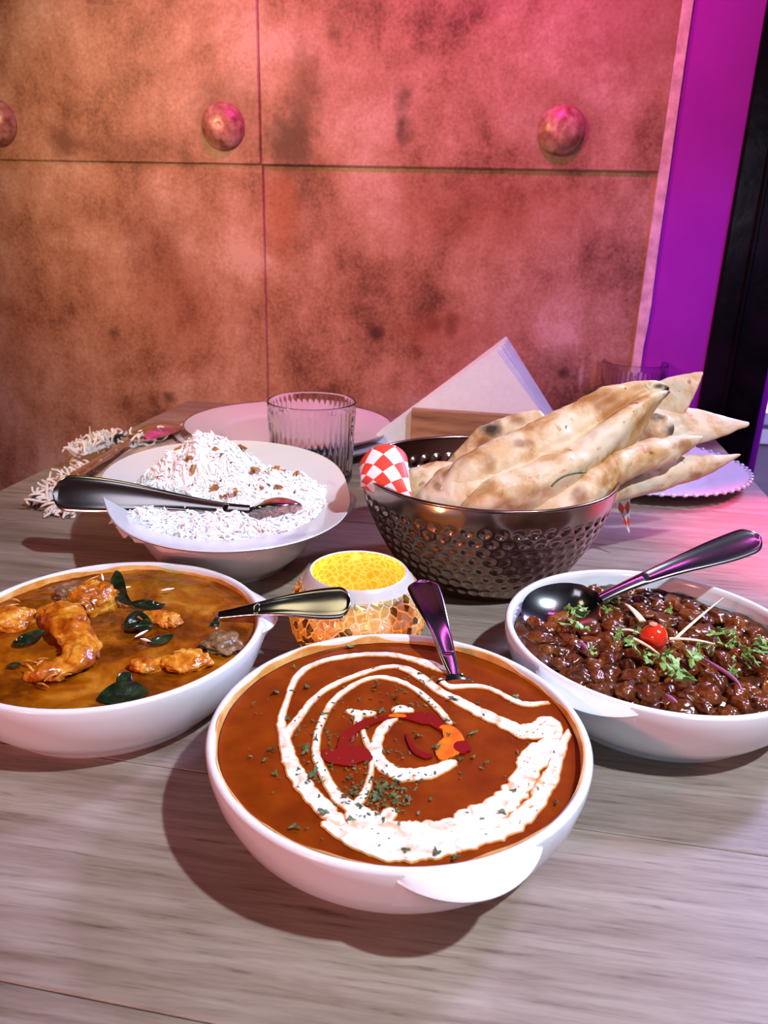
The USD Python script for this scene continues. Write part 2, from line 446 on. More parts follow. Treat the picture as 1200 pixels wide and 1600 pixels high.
c_front, c_left, c_right = np.array([.0102, .3039, 0]), np.array([-.1566, .3937, 0]), np.array([.1634, .4055, 0])
af = lug_angle(c_front, 756, 1376)
al = lug_angle(c_left, 432, 945)
ar = lug_angle(c_right, 885, 1098)
dish(c_front, 'white round serving dish of orange curry with cream swirl at the front', (af, af + PI))
dish(c_left, 'white round serving dish of orange curry with meat at the left edge', (al, al + PI))
dish(c_right, 'white round serving dish of dark bean curry at the right edge', (ar, ar + PI))

# ------------------------------------------------------------------ curry surfaces
ZC = .0385


def disc(c, r, z, amp, seed, freq=60, nr=60, nt=160, lift=.0):
    rr = np.linspace(0, 1, nr)[1:] ** .8 * r
    th = np.linspace(0, 2 * PI, nt, endpoint=False)
    R, T = np.meshgrid(rr, th, indexing='ij')
    p = np.stack([R * np.cos(T), R * np.sin(T), np.zeros_like(R)], -1).reshape(-1, 3)
    p = np.vstack([[0, 0, 0], p])
    h = amp * (fbm(p * freq + seed * 7.7, 4, seed) - .5) * 2
    h += lift * np.clip((np.hypot(p[:, 0], p[:, 1]) / r - .96) / .04, 0, 1) ** 2
    v = p + np.array([c[0], c[1], z]); v[:, 2] += h
    f = [[0, 1 + j, 1 + (j + 1) % nt] for j in range(nt)]
    a = np.arange(nt); b = (a + 1) % nt
    F = [np.array(f)]
    for i in range(nr - 2):
        o, q = 1 + i * nt, 1 + (i + 1) * nt
        F += [np.c_[o + a, q + a, q + b], np.c_[o + a, q + b, o + b]]
    # underside skirt so it is solid food, not a sheet
    base = len(v); o = 1 + (nr - 2) * nt
    low = v[o:o + nt].copy(); low[:, :2] = c[:2] + (low[:, :2] - c[:2]) * .90; low[:, 2] = z - .016
    v = np.vstack([v, low, [[c[0], c[1], z - .016]]])
    F += [np.c_[o + a, base + a, base + b], np.c_[o + a, base + b, o + b], np.c_[np.full(nt, base + nt), base + b, base + a]]
    return trimesh.Trimesh(v, np.vstack(F), process=False)


RIN = .0836
GRAVY = noisy('butter_gravy', [(.3, (.14, .018, .0003)), (.5, (.19, .028, .0005)), (.7, (.24, .042, .001))], 55, .25, 6, .12, 220, .0006, specular_ior_level=.22)
FILM = noisy('sauce_film', [(.35, (.60, .22, .03)), (.6, (.80, .47, .16))], 60, .25)


def film(t, c, z0, z1, seed):
    """sauce left on the inner wall above the gravy"""
    nt = 160; v = []
    for j in range(nt):
        a = 2 * PI * j / nt
        n = noise(np.array([[5 * math.cos(a) + seed, 5 * math.sin(a), seed]]))[0]
        zt = z0 + (z1 - z0) * (.35 + .8 * n)
        for z, o in ((z0 - .002, .0003), (zt, .0003), (zt + .0003, -.0004), (z0 - .002, -.0006)):
            r = np.interp(z, [.018, .030, .0395, .0425], [.0775, .0822, .0836, .0844]) - o * 1.0 - .0001
            v.append((c[0] + r * math.cos(a), c[1] + r * math.sin(a), z))
    f = []
    for j in range(nt):
        for k in range(4):
            a, b = 4 * j + k, 4 * j + (k + 1) % 4
            a2, b2 = 4 * ((j + 1) % nt) + k, 4 * ((j + 1) % nt) + (k + 1) % 4
            f += [[a, b, b2], [a, b2, a2]]
    m = trimesh.Trimesh(v, f, process=False); m.fix_normals()
    t.part('sauce_film', m, FILM, 50)


cur = Thing('curry', 'smooth orange brown curry with a white cream swirl in the front dish', 'curry', (c_front[0], c_front[1], .03))
cur.part('gravy', disc(c_front, RIN, ZC, .00025, 3, 70, lift=.0012), GRAVY, True)
film(cur, c_front, ZC, .0436, 2)


def cp(x, y):
    """crop coordinates -> xy on the front gravy"""
    return W(310 + x / 1.905, 960 + y / 1.905, ZC)[:2]


def ribbon(pts, wob=.25, seed=0):
    """pts: (x, y, half width) in crop pixels"""
    q = spline([(x, y, 0, w) for x, y, w in pts], max(24, 9 * len(pts)))
    out = []
    q2 = np.array([[*cp(x, y), w / 1.905 / 3250] for x, y, _, w in q])
    d = np.gradient(q2[:, :2], axis=0); d /= np.maximum(np.linalg.norm(d, axis=1, keepdims=True), 1e-9)
    nn = np.c_[-d[:, 1], d[:, 0]]
    k = np.r_[0, np.cumsum(np.linalg.norm(np.diff(q2[:, :2], axis=0), axis=1))] * 330
    wl = q2[:, 2] * (1 + wob * 2 * (fbm(np.c_[k, k * 0 + seed, k * 0], 3, seed) - .5))
    wr = q2[:, 2] * (1 + wob * 2 * (fbm(np.c_[k, k * 0 + seed + 9, k * 0], 3, seed) - .5))
    # across-view widths are foreshortened in depth
    sc = np.hypot(nn[:, 0], nn[:, 1] * 1.35)
    L = q2[:, :2] + nn * (wl * sc)[:, None]; R = q2[:, :2] - nn * (wr * sc)[:, None]
    quads = [Polygon([L[i], L[i + 1], R[i + 1], R[i]]).buffer(1e-5) for i in range(len(L) - 1)]
    return unary_union(quads + [Point(q2[i, :2]).buffer(max(2e-4, q2[i, 2] * .9)) for i in (0, -1)])


strokes = [
    [(740, 172, 14), (690, 152, 17), (640, 136, 11), (600, 126, 9), (520, 120, 8), (420, 130, 8), (350, 148, 8), (305, 175, 9), (278, 215, 8), (262, 265, 7), (247, 318, 9), (255, 370, 13), (268, 420, 16), (290, 470, 18), (322, 520, 19), (355, 560, 20), (395, 600, 18), (440, 640, 12), (480, 675, 12), (520, 705, 14)],
    [(720, 228, 9), (670, 190, 8), (620, 163, 8), (560, 158, 6), (480, 180, 8), (385, 222, 8), (330, 268, 8), (298, 312, 9), (270, 350, 10), (262, 375, 10)],
    [(748, 325, 7), (700, 270, 8), (640, 222, 8), (580, 195, 8), (520, 190, 6), (450, 220, 7), (400, 262, 8), (372, 308, 8), (355, 358, 8), (350, 410, 9), (366, 460, 11), (390, 510, 11), (422, 552, 14), (480, 590, 16), (560, 632, 18), (640, 652, 20)],
    [(600, 162, 7), (650, 185, 9), (700, 220, 11), (760, 252, 13), (820, 285, 16), (880, 312, 18), (940, 342, 20), (1000, 348, 26), (1050, 330, 25), (1052, 372, 22), (1020, 410, 30), (985, 455, 30), (955, 510, 28), (910, 560, 32), (840, 610, 32), (740, 650, 32), (640, 668, 34), (560, 668, 30), (500, 640, 24), (455, 600, 16)],
    [(1115, 342, 8), (1085, 385, 9), (1065, 440, 14), (1040, 500, 18), (1000, 570, 18), (940, 625, 20), (850, 662, 18), (760, 690, 18), (660, 712, 18), (560, 712, 16), (480, 692, 10), (425, 660, 10), (375, 625, 7)],
    [(722, 196, 6), (745, 215, 9), (790, 216, 7), (850, 218, 7), (905, 240, 7), (965, 268, 9), (1010, 268, 6), (1072, 265, 4)],
    [(585, 312, 7), (555, 335, 11), (533, 372, 15), (530, 415, 17), (548, 450, 18), (590, 475, 18), (650, 480, 17), (705, 465, 16), (760, 442, 8)],
    [(448, 290, 8), (485, 298, 11), (520, 296, 8)], [(480, 300, 12), (474, 320, 8), (470, 335, 6)],
    [(488, 340, 4), (500, 380, 6), (516, 432, 5), (510, 490, 6), (492, 540, 9), (465, 572, 8)],
    [(585, 290, 9), (608, 283, 12), (632, 290, 8)], [(570, 590, 14), (540, 620, 18), (490, 590, 14)],
]
cream = unary_union([ribbon(s, .34, i) for i, s in enumerate(strokes)]).intersection(Point(c_front[:2]).buffer(RIN - .002))
# lace the wide smears with small gaps where gravy shows through
gaps = []
r2 = np.random.default_rng(5)
for x, y, n_, sx, sy in ((985, 430, 26, 40, 60), (1000, 545, 10, 30, 40), (680, 150, 8, 40, 10), (960, 350, 10, 60, 12)):
    for _ in range(n_):
        q = cp(x + r2.normal() * sx, y + r2.normal() * sy)
        gaps.append(affinity.rotate(affinity.scale(Point(q).buffer(1.0), r2.uniform(.0003, .0016), r2.uniform(.0002, .0006)), r2.uniform(20, 80)))
cream_top = cream.difference(unary_union(gaps)).simplify(.00005)
halo = cream.buffer(.0006).intersection(Point(c_front[:2]).buffer(RIN - .0015)).simplify(.00006)
CREAM = noisy('cream', [(.28, (.50, .22, .06)), (.38, (.70, .48, .28)), (.46, (.77, .68, .57)), (.6, (.80, .76, .71))], 110, .35, 6, distortion=1.2)
HALO = plain('cream_edge', (.62, .25, .05), .25)
cur.part('cream_edge', slab(halo, ZC + .0001, ZC + .00052), HALO, False, 'orange blended edge of the cream')
cur.part('cream_swirl', slab(cream_top, ZC + .0002, ZC + .0008), CREAM, False, 'white cream swirl')
OIL = plain('chilli_oil', (.17, .006, .0008), .10, specular_ior_level=.6)
OILC = noisy('oil_over_cream', [(.35, (.60, .06, .002)), (.65, (.75, .20, .004))], 90, .08, specular_ior_level=.6)
oil = unary_union([ribbon(s, .2, 40 + i) for i, s in enumerate([
    [(376, 412, 10), (400, 424, 24), (440, 425, 30), (480, 425, 30), (500, 432, 20)], [(425, 402, 12), (440, 370, 14), (480, 338, 14), (540, 316, 9), (590, 306, 8)],
    [(590, 304, 6), (640, 310, 16), (700, 322, 22), (730, 345, 14), (745, 352, 10)], [(620, 362, 4), (638, 402, 7), (665, 422, 9), (692, 426, 6)], [(768, 392, 18), (785, 400, 26), (800, 404, 14)]])])
oilc = unary_union([ribbon([(722, 342, 6), (748, 352, 22), (760, 375, 30), (742, 405, 32), (728, 428, 18)], .1, 60), ribbon([(568, 308, 4), (592, 306, 7), (615, 308, 5)], .1, 61)]).difference(Point(cp(788, 400)).buffer(.0045))
cur.part('chilli_oil', slab(oil.difference(oilc).simplify(.00005), ZC + .0002, ZC + .0012), OIL, False, 'dark red pool of chilli oil')
cur.part('chilli_oil', slab(oilc.simplify(.00005), ZC + .0002, ZC + .0011), OILC, False, 'bright orange oil over cream')

# ------------------------------------------------------------------ herbs
HERB = noisy('dried_coriander', [(.3, (.030, .050, .012)), (.5, (.075, .115, .030)), (.7, (.17, .22, .085))], 150, .6)
HERBF = noisy('fresh_coriander', [(.3, (.07, .16, .02)), (.5, (.17, .32, .055)), (.7, (.36, .52, .17))], 120, .45)


def flake(c, s, rot, seed, tilt=.25, lobes=3, th=.0003):
    r = np.random.default_rng(seed)
    a = np.linspace(0, 2 * PI, 22, endpoint=False)
    rad = s * (.62 + .3 * np.cos(lobes * a + r.uniform(0, 6)) + .14 * r.normal(size=22)).clip(.25, 1.1)
    v = np.c_[rad * np.cos(a), rad * np.sin(a) * r.uniform(.5, .95), np.zeros(22)]
    v[:, 2] = s * .35 * np.sin(v[:, 0] / s * 2 + r.uniform(0, 6)) * r.uniform(.3, 1)
    V = np.vstack([v, v + [0, 0, th], [[0, 0, 0], [0, 0, th]]])
    i = np.arange(22); j = (i + 1) % 22
    F = np.vstack([np.c_[i, i + 22, j + 22], np.c_[i, j + 22, j], np.c_[np.full(22, 44), j, i], np.c_[np.full(22, 45), i + 22, j + 22]])
    m = trimesh.Trimesh(V, F, process=False); m.fix_normals()
    for ax, an in (([1, 0, 0], r.normal() * tilt), ([0, 1, 0], r.normal() * tilt), ([0, 0, 1], rot)):
        m.apply_transform(trimesh.transformations.rotation_matrix(an, ax))
    m.apply_translation(np.array(c) - [0, 0, m.bounds[0][2] * .6])
    return m


fl_px = [(546, 1012, 12), (459, 1042, 8), (430, 1082, 15), (396, 1100, 7), (479, 1073, 12), (449, 1123, 9), (507, 1115, 12), (494, 1155, 8), (478, 1170, 13), (425, 1173, 12), (415, 1188, 7), (430, 1208, 9), (490, 1212, 12), (506, 1270, 12), (461, 1293, 12), (549, 1280, 10),
         (588, 1073, 12), (620, 1091, 11), (675, 1061, 11), (656, 1053, 8), (707, 1092, 15), (698, 1126, 10), (738, 1146, 13), (806, 1089, 9), (683, 1169, 12), (785, 1270, 12), (803, 1236, 8), (562, 1259, 9), (596, 1234, 12), (612, 1228, 10), (588, 1248, 11), (620, 1246, 9), (719, 1186, 7), (740, 1183, 7), (596, 1112, 10), (683, 1333, 10),
         (712, 1340, 10), (635, 1330, 9), (600, 1262, 8), (655, 1150, 8), (869, 1254, 8), (540, 1245, 10), (553, 1240, 9), (700, 1148, 8), (760, 1192, 6)]
for i, (x, y, s) in enumerate(fl_px):
    single('coriander_flake', flake(W(x, y, ZC + .0009), s / 3350 * .85, rng.uniform(0, 6), 100 + i, .3, 3), HERB, 'small green coriander leaf flake floating on the creamy front curry', 'herb', 'coriander flakes on the front curry', smooth=False)
fl = []
r3 = np.random.default_rng(9)
for i in range(420):
    if i < 150:
        x, y = 600 + r3.normal() * 26, 1240 + r3.normal() * 17
    elif i < 300:
        a, q = r3.uniform(PI * .6, PI * 1.6), r3.uniform(90, 190); x, y = 640 + q * math.cos(a), 1170 + q * .62 * math.sin(a)
    else:
        a, q = r3.uniform(0, 2 * PI), r3.uniform(0, 265); x, y = 624 + q * math.cos(a), 1178 + q * .58 * math.sin(a)
    p = W(x, y, ZC + .0007)
    if np.hypot(*(p[:2] - c_front[:2])) < RIN - .004:
        fl.append(flake(p, r3.uniform(.0005, .0014), r3.uniform(0, 6), 900 + i, .2, 2, .0002))
single('herb_sprinkle', cat(*fl), HERB, 'fine dried herb specks sprinkled over the creamy front curry', 'herb', kind='stuff', smooth=False)

# ================================================================== left curry: meat, curry leaves
ZL = .0380
GRAVL = noisy('meat_gravy', [(.30, (.08, .017, .0006)), (.42, (.14, .030, .0006)), (.5, (.23, .055, .0008)), (.58, (.31, .09, .002)), (.68, (.42, .17, .014))], 34, .2, 9, .45, 170, .0014, specular_ior_level=.3, distortion=.5)
cl = Thing('curry', 'orange brown gravy with meat and curry leaves in the left dish', 'curry', (c_left[0], c_left[1], .03))
cl.part('gravy', disc(c_left, RIN, ZL, .0016, 8, 95, 110, 280, lift=.001), GRAVL, True)
film(cl, c_left, ZL, .0422, 5)
MEAT = noisy('sauced_meat', [(.30, (.18, .035, .002)), (.42, (.38, .085, .003)), (.52, (.55, .18, .008)), (.60, (.66, .31, .03)), (.70, (.74, .50, .15))], 75, .22, 7, .5, 260, .0015, specular_ior_level=.6, distortion=.8)
MEATD = noisy('dark_meat', [(.3, (.07, .035, .012)), (.5, (.16, .085, .03)), (.7, (.42, .29, .15))], 140, .35, 6, .5, 260, .0015)


def rough_blob(c, r, seed, amp=.35, fine=.10, rot=0, tilt=0):
    m = blob(c, r, seed, amp, 1.6, 4, rot, tilt)
    v = np.array(m.vertices); n = np.array(m.vertex_normals)
    v += n * ((fbm(v * np.array([420, 420, 160]) + seed, 3, seed + 3) - .5) * 2 * fine * min(r))[:, None]
    m.vertices = v
    return m


meats = [(150, 938, (.016, .012, .0115), .5, MEAT, 'large shredded sauce-coated meat chunk rising at the back of the left curry'),
         (250, 968, (.0125, .007, .0050), -.2, MEAT, 'flat orange meat piece beside the curry leaves of the left curry'),
         (290, 1034, (.0125, .0085, .0060), .25, MEAT, 'orange meat chunk near the front rim of the left curry'),
         (228, 1040, (.0095, .006, .0042), .1, MEAT, 'low meat piece sunk in gravy left of the front meat chunk'),
         (16, 968, (.014, .011, .0075), .1, MEAT, 'meat chunk at the far left edge of the left curry'),
         (348, 1006, (.0100, .013, .0045), .7, MEATD, 'brown lumpy vegetable piece under the spoon of the left curry'),
         (106, 929, (.0085, .006, .0060), .2, MEATD, 'dark browned meat scrap behind the curled meat piece')]
for i, (x, y, r, rot, m_, lab) in enumerate(meats):
    p = W(x, y, ZL + r[2] * .35)
    single('meat_chunk', rough_blob(p, r, 20 + i, .35, .22, rot), m_, lab, 'meat', 'meat pieces in the left curry', smooth=True)
# curled piece: a thick C with segment ridges
q = spline([(*W(66, 965, ZL + .004), .0075), (*W(92, 958, ZL + .007), .0100), (*W(112, 985, ZL + .0065), .0098), (*W(128, 1008, ZL + .0055), .0088), (*W(118, 1032, ZL + .005), .0080), (*W(90, 1045, ZL + .004), .0075), (*W(58, 1052, ZL + .003), .0066), (*W(40, 1058, ZL + .001), .0030)], 60)
secs = [ell(w * (1 + .03 * math.sin(i * 1.1)) * (1 if 2 < i < 57 else .75), w * .66 * (1 + .03 * math.sin(i * 1.1)), 40) for i, w in enumerate(q[:, 3])]
m = loft(q[:, :3], EZ, secs); v = np.array(m.vertices); n = np.array(m.vertex_normals)
m.vertices = v + n * ((fbm(v * 300, 4, 5) - .5) * .0060 + (fbm(v * 110, 2, 6) - .5) * .006)[:, None]
single('meat_chunk', m, MEAT, 'curled C-shaped orange meat piece at the left of the left curry', 'meat', 'meat pieces in the left curry', smooth=True)
shr = []
for i in range(36):
    x, y, s = [(150, 925, 40), (120, 950, 25), (60, 1040, 28), (100, 1055, 30), (20, 950, 20), (260, 970, 22), (285, 1020, 28)][i % 7]
    z = ZL + (.013 if i % 7 == 0 else .0065)
    p = W(x + rng.normal() * s * .6, y + rng.normal() * s * .35, z - rng.uniform(0, .004)); a = rng.uniform(0, PI); L = rng.uniform(.0025, .0050)
    d = np.array([math.cos(a), math.sin(a), rng.uniform(-.4, .4)]) * L
    shr.append(tube([p - d, p + [0, 0, rng.uniform(.0004, .0014)], p + d], [.0003, rng.uniform(.0005, .0009), .0003], 6, 7))
SHRED = noisy('meat_shreds', [(.3, (.42, .12, .006)), (.6, (.62, .28, .05))], 120, .3)
single('meat_shreds', cat(*shr), SHRED, 'thin pale shreds of meat over the chunks of the left curry', 'meat', kind='stuff', smooth=True)

CLEAF = noisy('curry_leaf_green', [(.3, (.004, .008, .003)), (.5, (.008, .017, .006)), (.72, (.035, .055, .018))], 130, .18, 5, .3, 200, .001)


def leaf(pts, w, up, curl=.4, seed=0, fold=.25):
    """pts: 3D midrib points; w: half width; a real little sheet with a midrib crease"""
    n = 18; q = spline(pts, n); secs = []
    for i in range(n):
        t = i / (n - 1); hw = max(w * .04, w * math.sin(PI * min(1, t * .97 + .02)) ** .75)
        u = np.linspace(-1, 1, 9)
        z = fold * hw * (np.abs(u) - .4) + curl * hw * .3 * np.sin(3 * u + 5 * t + seed)
        top = np.c_[u * hw, z + .00025]; bot = np.c_[u[::-1] * hw, z[::-1] - .00025]
        secs.append(np.vstack([bot[::-1] * [1, 1], top[::-1]]))
    m = loft(q, up, secs); m.fix_normals()
    return m


def cleaf(name_lab, pts, w, up=EZ, seed=0, curl=.6):
    single('curry_leaf', leaf(pts, w, up, curl, seed), CLEAF, name_lab, 'leaf', 'curry leaves in the left curry', smooth=60)


cleaf('upright curled dark curry leaf standing at the back of the left curry', [W(180, 893, ZL + .0145), W(184, 912, ZL + .012), W(192, 932, ZL + .007), W(208, 945, ZL + .003)], .0046, np.array([.25, -1, .3]), 1)
cleaf('dark curry leaf lying right of the upright curled leaf', [W(204, 942, ZL + .003), W(222, 945, ZL + .0030), W(243, 947, ZL + .0022), W(258, 944, ZL + .0015)], .0034, np.array([.1, -.6, 1]), 2)
cleaf('crumpled black curry leaf in the middle of the left curry', [W(194, 979, ZL + .002), W(208, 973, ZL + .0045), W(222, 974, ZL + .0045), W(238, 982, ZL + .002)], .0062, np.array([0, -.4, 1]), 3, 1.4)
cleaf('narrow curry leaf with rice grains below the crumpled leaf', [W(230, 1005, ZL + .001), W(245, 1002, ZL + .0028), W(260, 997, ZL + .0030), W(271, 991, ZL + .0035)], .0030, np.array([0, -.6, 1]), 4)
cleaf('dark curry leaf tucked under the curled meat at the left', [W(20, 1004, ZL + .002), W(38, 1000, ZL + .0038), W(55, 992, ZL + .0042), W(70, 986, ZL + .004)], .0042, np.array([0, -.6, 1]), 5)
cleaf('small dark leaf tip floating at the lower left of the left curry', [W(10, 1041, ZL + .001), W(22, 1039, ZL + .0015), W(34, 1040, ZL + .001)], .0021, EZ, 6, .2)
cleaf('largest dark green curry leaf by the front rim of the left curry', [W(152, 1094, ZL + .0008), W(176, 1086, ZL + .0022), W(203, 1083, ZL + .0022), W(232, 1083, ZL + .0008)], .0078, np.array([0, -.25, 1]), 7, .3)
cleaf('pointed leaf tip standing up behind the largest curry leaf', [W(190, 1078, ZL + .001), W(194, 1064, ZL + .004), W(205, 1052, ZL + .006)], .0040, np.array([.2, -1, .5]), 8)
cleaf('small curled leaf beside the brown vegetable piece under the spoon', [W(330, 978, ZL + .001), W(336, 975, ZL + .002), W(342, 979, ZL + .0015)], .0022, EZ, 9)
RICE = noisy('cooked_rice', [(.3, (.86, .845, .81)), (.7, (.92, .91, .89))], 150, .45)


def grain(c, d, L=.0042, r=.00085):
    d = np.array(d, float); d /= np.linalg.norm(d)
    c = np.array(c)
    return tube([c - d * L, c, c + d * L], [.0003, r, r * .95, .0003], 6, 6)


STRAY = sorted(((221, 990, .8), (227, 1000, -.6), (262, 921, .1), (194, 919, .3), (118, 970, .9), (160, 902, 2.0)))
for k, (x, y, a) in enumerate(STRAY):
    single('rice_grain', grain(W(x, y, ZL + .0035), (math.cos(a), math.sin(a), .15)), RICE, f'stray white rice grain on the left meat curry, {ORD[k]} from the left', 'rice', 'stray rice grains on the left curry', smooth=True)

# ================================================================== right dish: dark bean curry with garnish
ZR = .0315
GRAVR = noisy('dark_gravy', [(.3, (.035, .012, .005)), (.5, (.085, .024, .006)), (.7, (.16, .050, .012))], 70, .16, 6, .4, 160, .0016, specular_ior_level=.6)
BEAN = noisy('sauced_bean', [(.28, (.030, .010, .003)), (.45, (.095, .019, .003)), (.58, (.18, .040, .005)), (.72, (.27, .09, .015))], 60, .17, 6, .55, 210, .0016, specular_ior_level=.6, distortion=.5)
crv = Thing('curry', 'dark brown thick gravy between beans in the right dish', 'curry', (c_right[0], c_right[1], .022))
crv.part('gravy', disc(c_right, .0822, ZR + .0018, .0048, 12, 85, 120, 300), GRAVR, True)
r4 = np.random.default_rng(21); placed = []
tries = 0
while len(placed) < 125 and tries < 6000:
    tries += 1
    a, q = r4.uniform(0, 2 * PI), .071 * math.sqrt(r4.uniform(0, 1)); p = c_right + np.array([q * math.cos(a), q * math.sin(a), 0])
    if all(np.hypot(*(p[:2] - o[:2])) > .0092 for o in placed):
        placed.append(p)
for i, p in enumerate(placed):
    dome = .0040 * (1 - (np.hypot(*(p[:2] - c_right[:2])) / .075) ** 2)
    s = r4.uniform(.0052, .0072)
    single('bean', blob((p[0], p[1], ZR + dome + r4.uniform(-.0012, .0022)), (s * r4.uniform(1.0, 1.3), s * r4.uniform(.75, 1.0), s * r4.uniform(.7, .95)), 300 + i, .42, 1.7, 3, r4.uniform(0, PI), r4.uniform(-.3, .3)), BEAN,
           'glossy brown sauce-coated bean heaped in the right dish', 'bean', 'beans in the right dish', smooth=True)
ZB = ZR + .0085
TOM = noisy('tomato_skin', [(.3, (.62, .020, .006)), (.7, (.80, .045, .012))], 60, .12, specular_ior_level=.6)
tc = W(1021, 996, ZB + .005)
tom = Thing('cherry_tomato', 'small bright red cherry tomato on top of the bean curry', 'tomato', (tc[0], tc[1], tc[2] - .007))
tom.part('fruit', blob(tc, (.0078, .0074, .0092), 4, .06, 1.4, 4, .4, .5), TOM, True)
tom.part('stem_scar', blob(tc + np.array([-.0015, -.0005, .0088]), (.0024, .0022, .0010), 6, .2, 2, 2), noisy('tomato_scar', [(.3, (.7, .12, .05)), (.7, (.8, .32, .18))], 200, .3), True, 'pale orange stem scar')
GING = noisy('ginger', [(.3, (.62, .50, .30)), (.7, (.78, .68, .48))], 150, .4)
for (x0, y0, x1, y1, z0, z1, w), lab in zip(
        ((1050, 1003, 1130, 935, .004, .013, .0011), (1046, 998, 1117, 1007, .005, .006, .0014), (1004, 971, 977, 944, .006, .006, .0024), (982, 995, 1030, 1023, .005, .004, .0014), (972, 984, 1002, 992, .005, .005, .0011)),
        ('long pale ginger strip pointing up to the right from the tomato', 'pale ginger strip lying flat right of the tomato', 'broad pale ginger strip behind the tomato', 'pinkish ginger strip under the front left of the tomato', 'short thin ginger strip left of the tomato')):
    A, B = W(x0, y0, ZB + z0), W(x1, y1, ZB + z1); mid = (A + B) / 2 + np.array([0, 0, .0012])
    qq = spline([A, mid, B], 10)
    single('ginger_strip', loft(qq, EZ, [ell(w * (1 - .75 * (i / 9) ** 2), .0007, 8) for i in range(10)]), GING, lab, 'ginger', 'ginger strips on the bean curry', smooth=50)
ONI = plain('red_onion', (.34, .10, .22), .3)
for i, (pp, lab) in enumerate((([(1100, 1029), (1125, 1045), (1148, 1062), (1158, 1078)], 'curved purple onion sliver right of the coriander leaves'), ([(905, 1002), (912, 1008), (918, 1016)], 'short purple onion sliver at the left of the bean curry'), ([(1040, 1085), (1050, 1092), (1058, 1098)], 'small purple onion sliver near the front rim of the bean curry'))):
    single('onion_sliver', tube([W(x, y, ZB + .002) for x, y in pp], [.0005, .0012, .0011, .0004], 8, 12), ONI, lab, 'onion', 'onion slivers on the bean curry', smooth=50)
k = 0
for x, y, n_, s, lab in ((900, 965, 13, 26, 1), (962, 945, 14, 28, 1), (1010, 1035, 5, 20, 1), (1110, 1010, 5, 24, 1), (972, 1002, 8, 16, 1), (998, 1015, 4, 10, 1), (1046, 1042, 9, 16, 2), (1088, 1030, 6, 12, 2), (1070, 1062, 4, 10, 2), (1152, 1008, 6, 16, 1), (1172, 1030, 9, 22, 1), (1192, 1006, 5, 14, 1), (1146, 1056, 3, 8, 1), (928, 1022, 3, 8, 1), (1128, 988, 3, 10, 1), (1040, 980, 3, 30, 1), (912, 1070, 3, 12, 1)):
    for j in range(n_):
        px, py = x + r4.normal() * s * .55, y + r4.normal() * s * .4
        p = W(px, py, ZB + r4.uniform(-.0005, .0035) + (.002 if lab == 2 else 0))
        if np.hypot(*(p[:2] - c_right[:2])) < .076:
            single('coriander_leaf', flake(p, r4.uniform(.0030, .0052) * (1.35 if lab == 2 else 1), r4.uniform(0, 6), 2000 + k, .6, 3, .0004), HERBF, 'chopped bright green coriander leaf bit scattered on the bean curry', 'herb', 'coriander on the bean curry', smooth=False); k += 1

# ================================================================== spoons
def spoon_handle(pts, wid, thick, up, n=60, ridge=.28):
    q = spline([(*p, w, t) for p, w, t in zip(pts, wid, thick)], n)
    secs = []
    a = np.linspace(0, 2 * PI, 28, endpoint=False)
    for i, (w, t) in enumerate(q[:, 3:]):
        e = min(1.0, i / (n - 1) * n / 5.0); cap = math.sqrt(max(.0, 1 - (1 - min(e, 1)) ** 2)) if i < 5 else 1
        w = max(w, .0008) * max(cap, .25)
        cx, sx = np.cos(a), np.sin(a)
        z = t * sx
        dip = ridge * t * np.clip(1 - (cx / .72) ** 2, 0, 1) * (w > .0045)
        z = np.where(sx > 0, z * .8 + .2 * t - 2 * dip * sx ** 2, z)
        secs.append(np.c_[w * np.sign(cx) * np.abs(cx) ** .7, z])
    m = loft(q[:, :3], up, secs); m.fix_normals()
    return m


def spoon_bowl(neck, tip, up, half, depth, n=30):
    neck, tip, up = map(np.array, (neck, tip, up))
    ax = tip - neck; L = np.linalg.norm(ax)
    q = neck + np.linspace(0, 1, n)[:, None] * ax
    up = up / np.linalg.norm(up); secs = []
    u = np.linspace(-1, 1, 15)
    for i in range(n):
        t = i / (n - 1)
        hw = half * max(.03, math.sqrt(max(0, 1 - abs((t - .55) / (.55 if t < .55 else .45)) ** 2.2))) if t > .1 else half * (.18 + t * 3.3)
        hw = max(hw, .0018, .0040 * (1 - t / .22) if t < .22 else 0)
        th = .0006 + .0012 * max(0.0, 1 - t / .2)
        dl = depth * math.sin(PI * min(max(t, 0.0), 1.0)) ** .8
        zz = -dl * (1 - u ** 2)
        secs.append(np.vstack([np.c_[u * hw, zz - th], np.c_[u[::-1] * hw, zz[::-1] + th]]))
    m = loft(q, up, secs); m.fix_normals()
    return m


# front spoon, handle resting over the back rim of the creamy curry
e0, e1 = W(710, 1056, ZC + .001), WY(657, 908, .412)
up = np.array([.12, -.50, .85])
mid = (e0 * .5 + e1 * .5) + np.array([0, 0, .003])
sp = Thing('spoon', 'dark reflecting steel spoon dipped in the creamy front curry by its back rim', 'spoon', e0)
sp.part('handle', spoon_handle([e1, e1 * .72 + mid * .28, mid, e0 * .7 + mid * .3, e0], [.0092, .0096, .0068, .0042, .0030], [.0014, .0014, .0014, .0016, .0017], up), STEEL, 40)
sp.part('bowl', spoon_bowl(e0 + (e0 - e1) * .0, e0 + np.array([.006, -.030, -.013]), np.array([0, .35, 1]), .0165, .005), STEEL, 40)
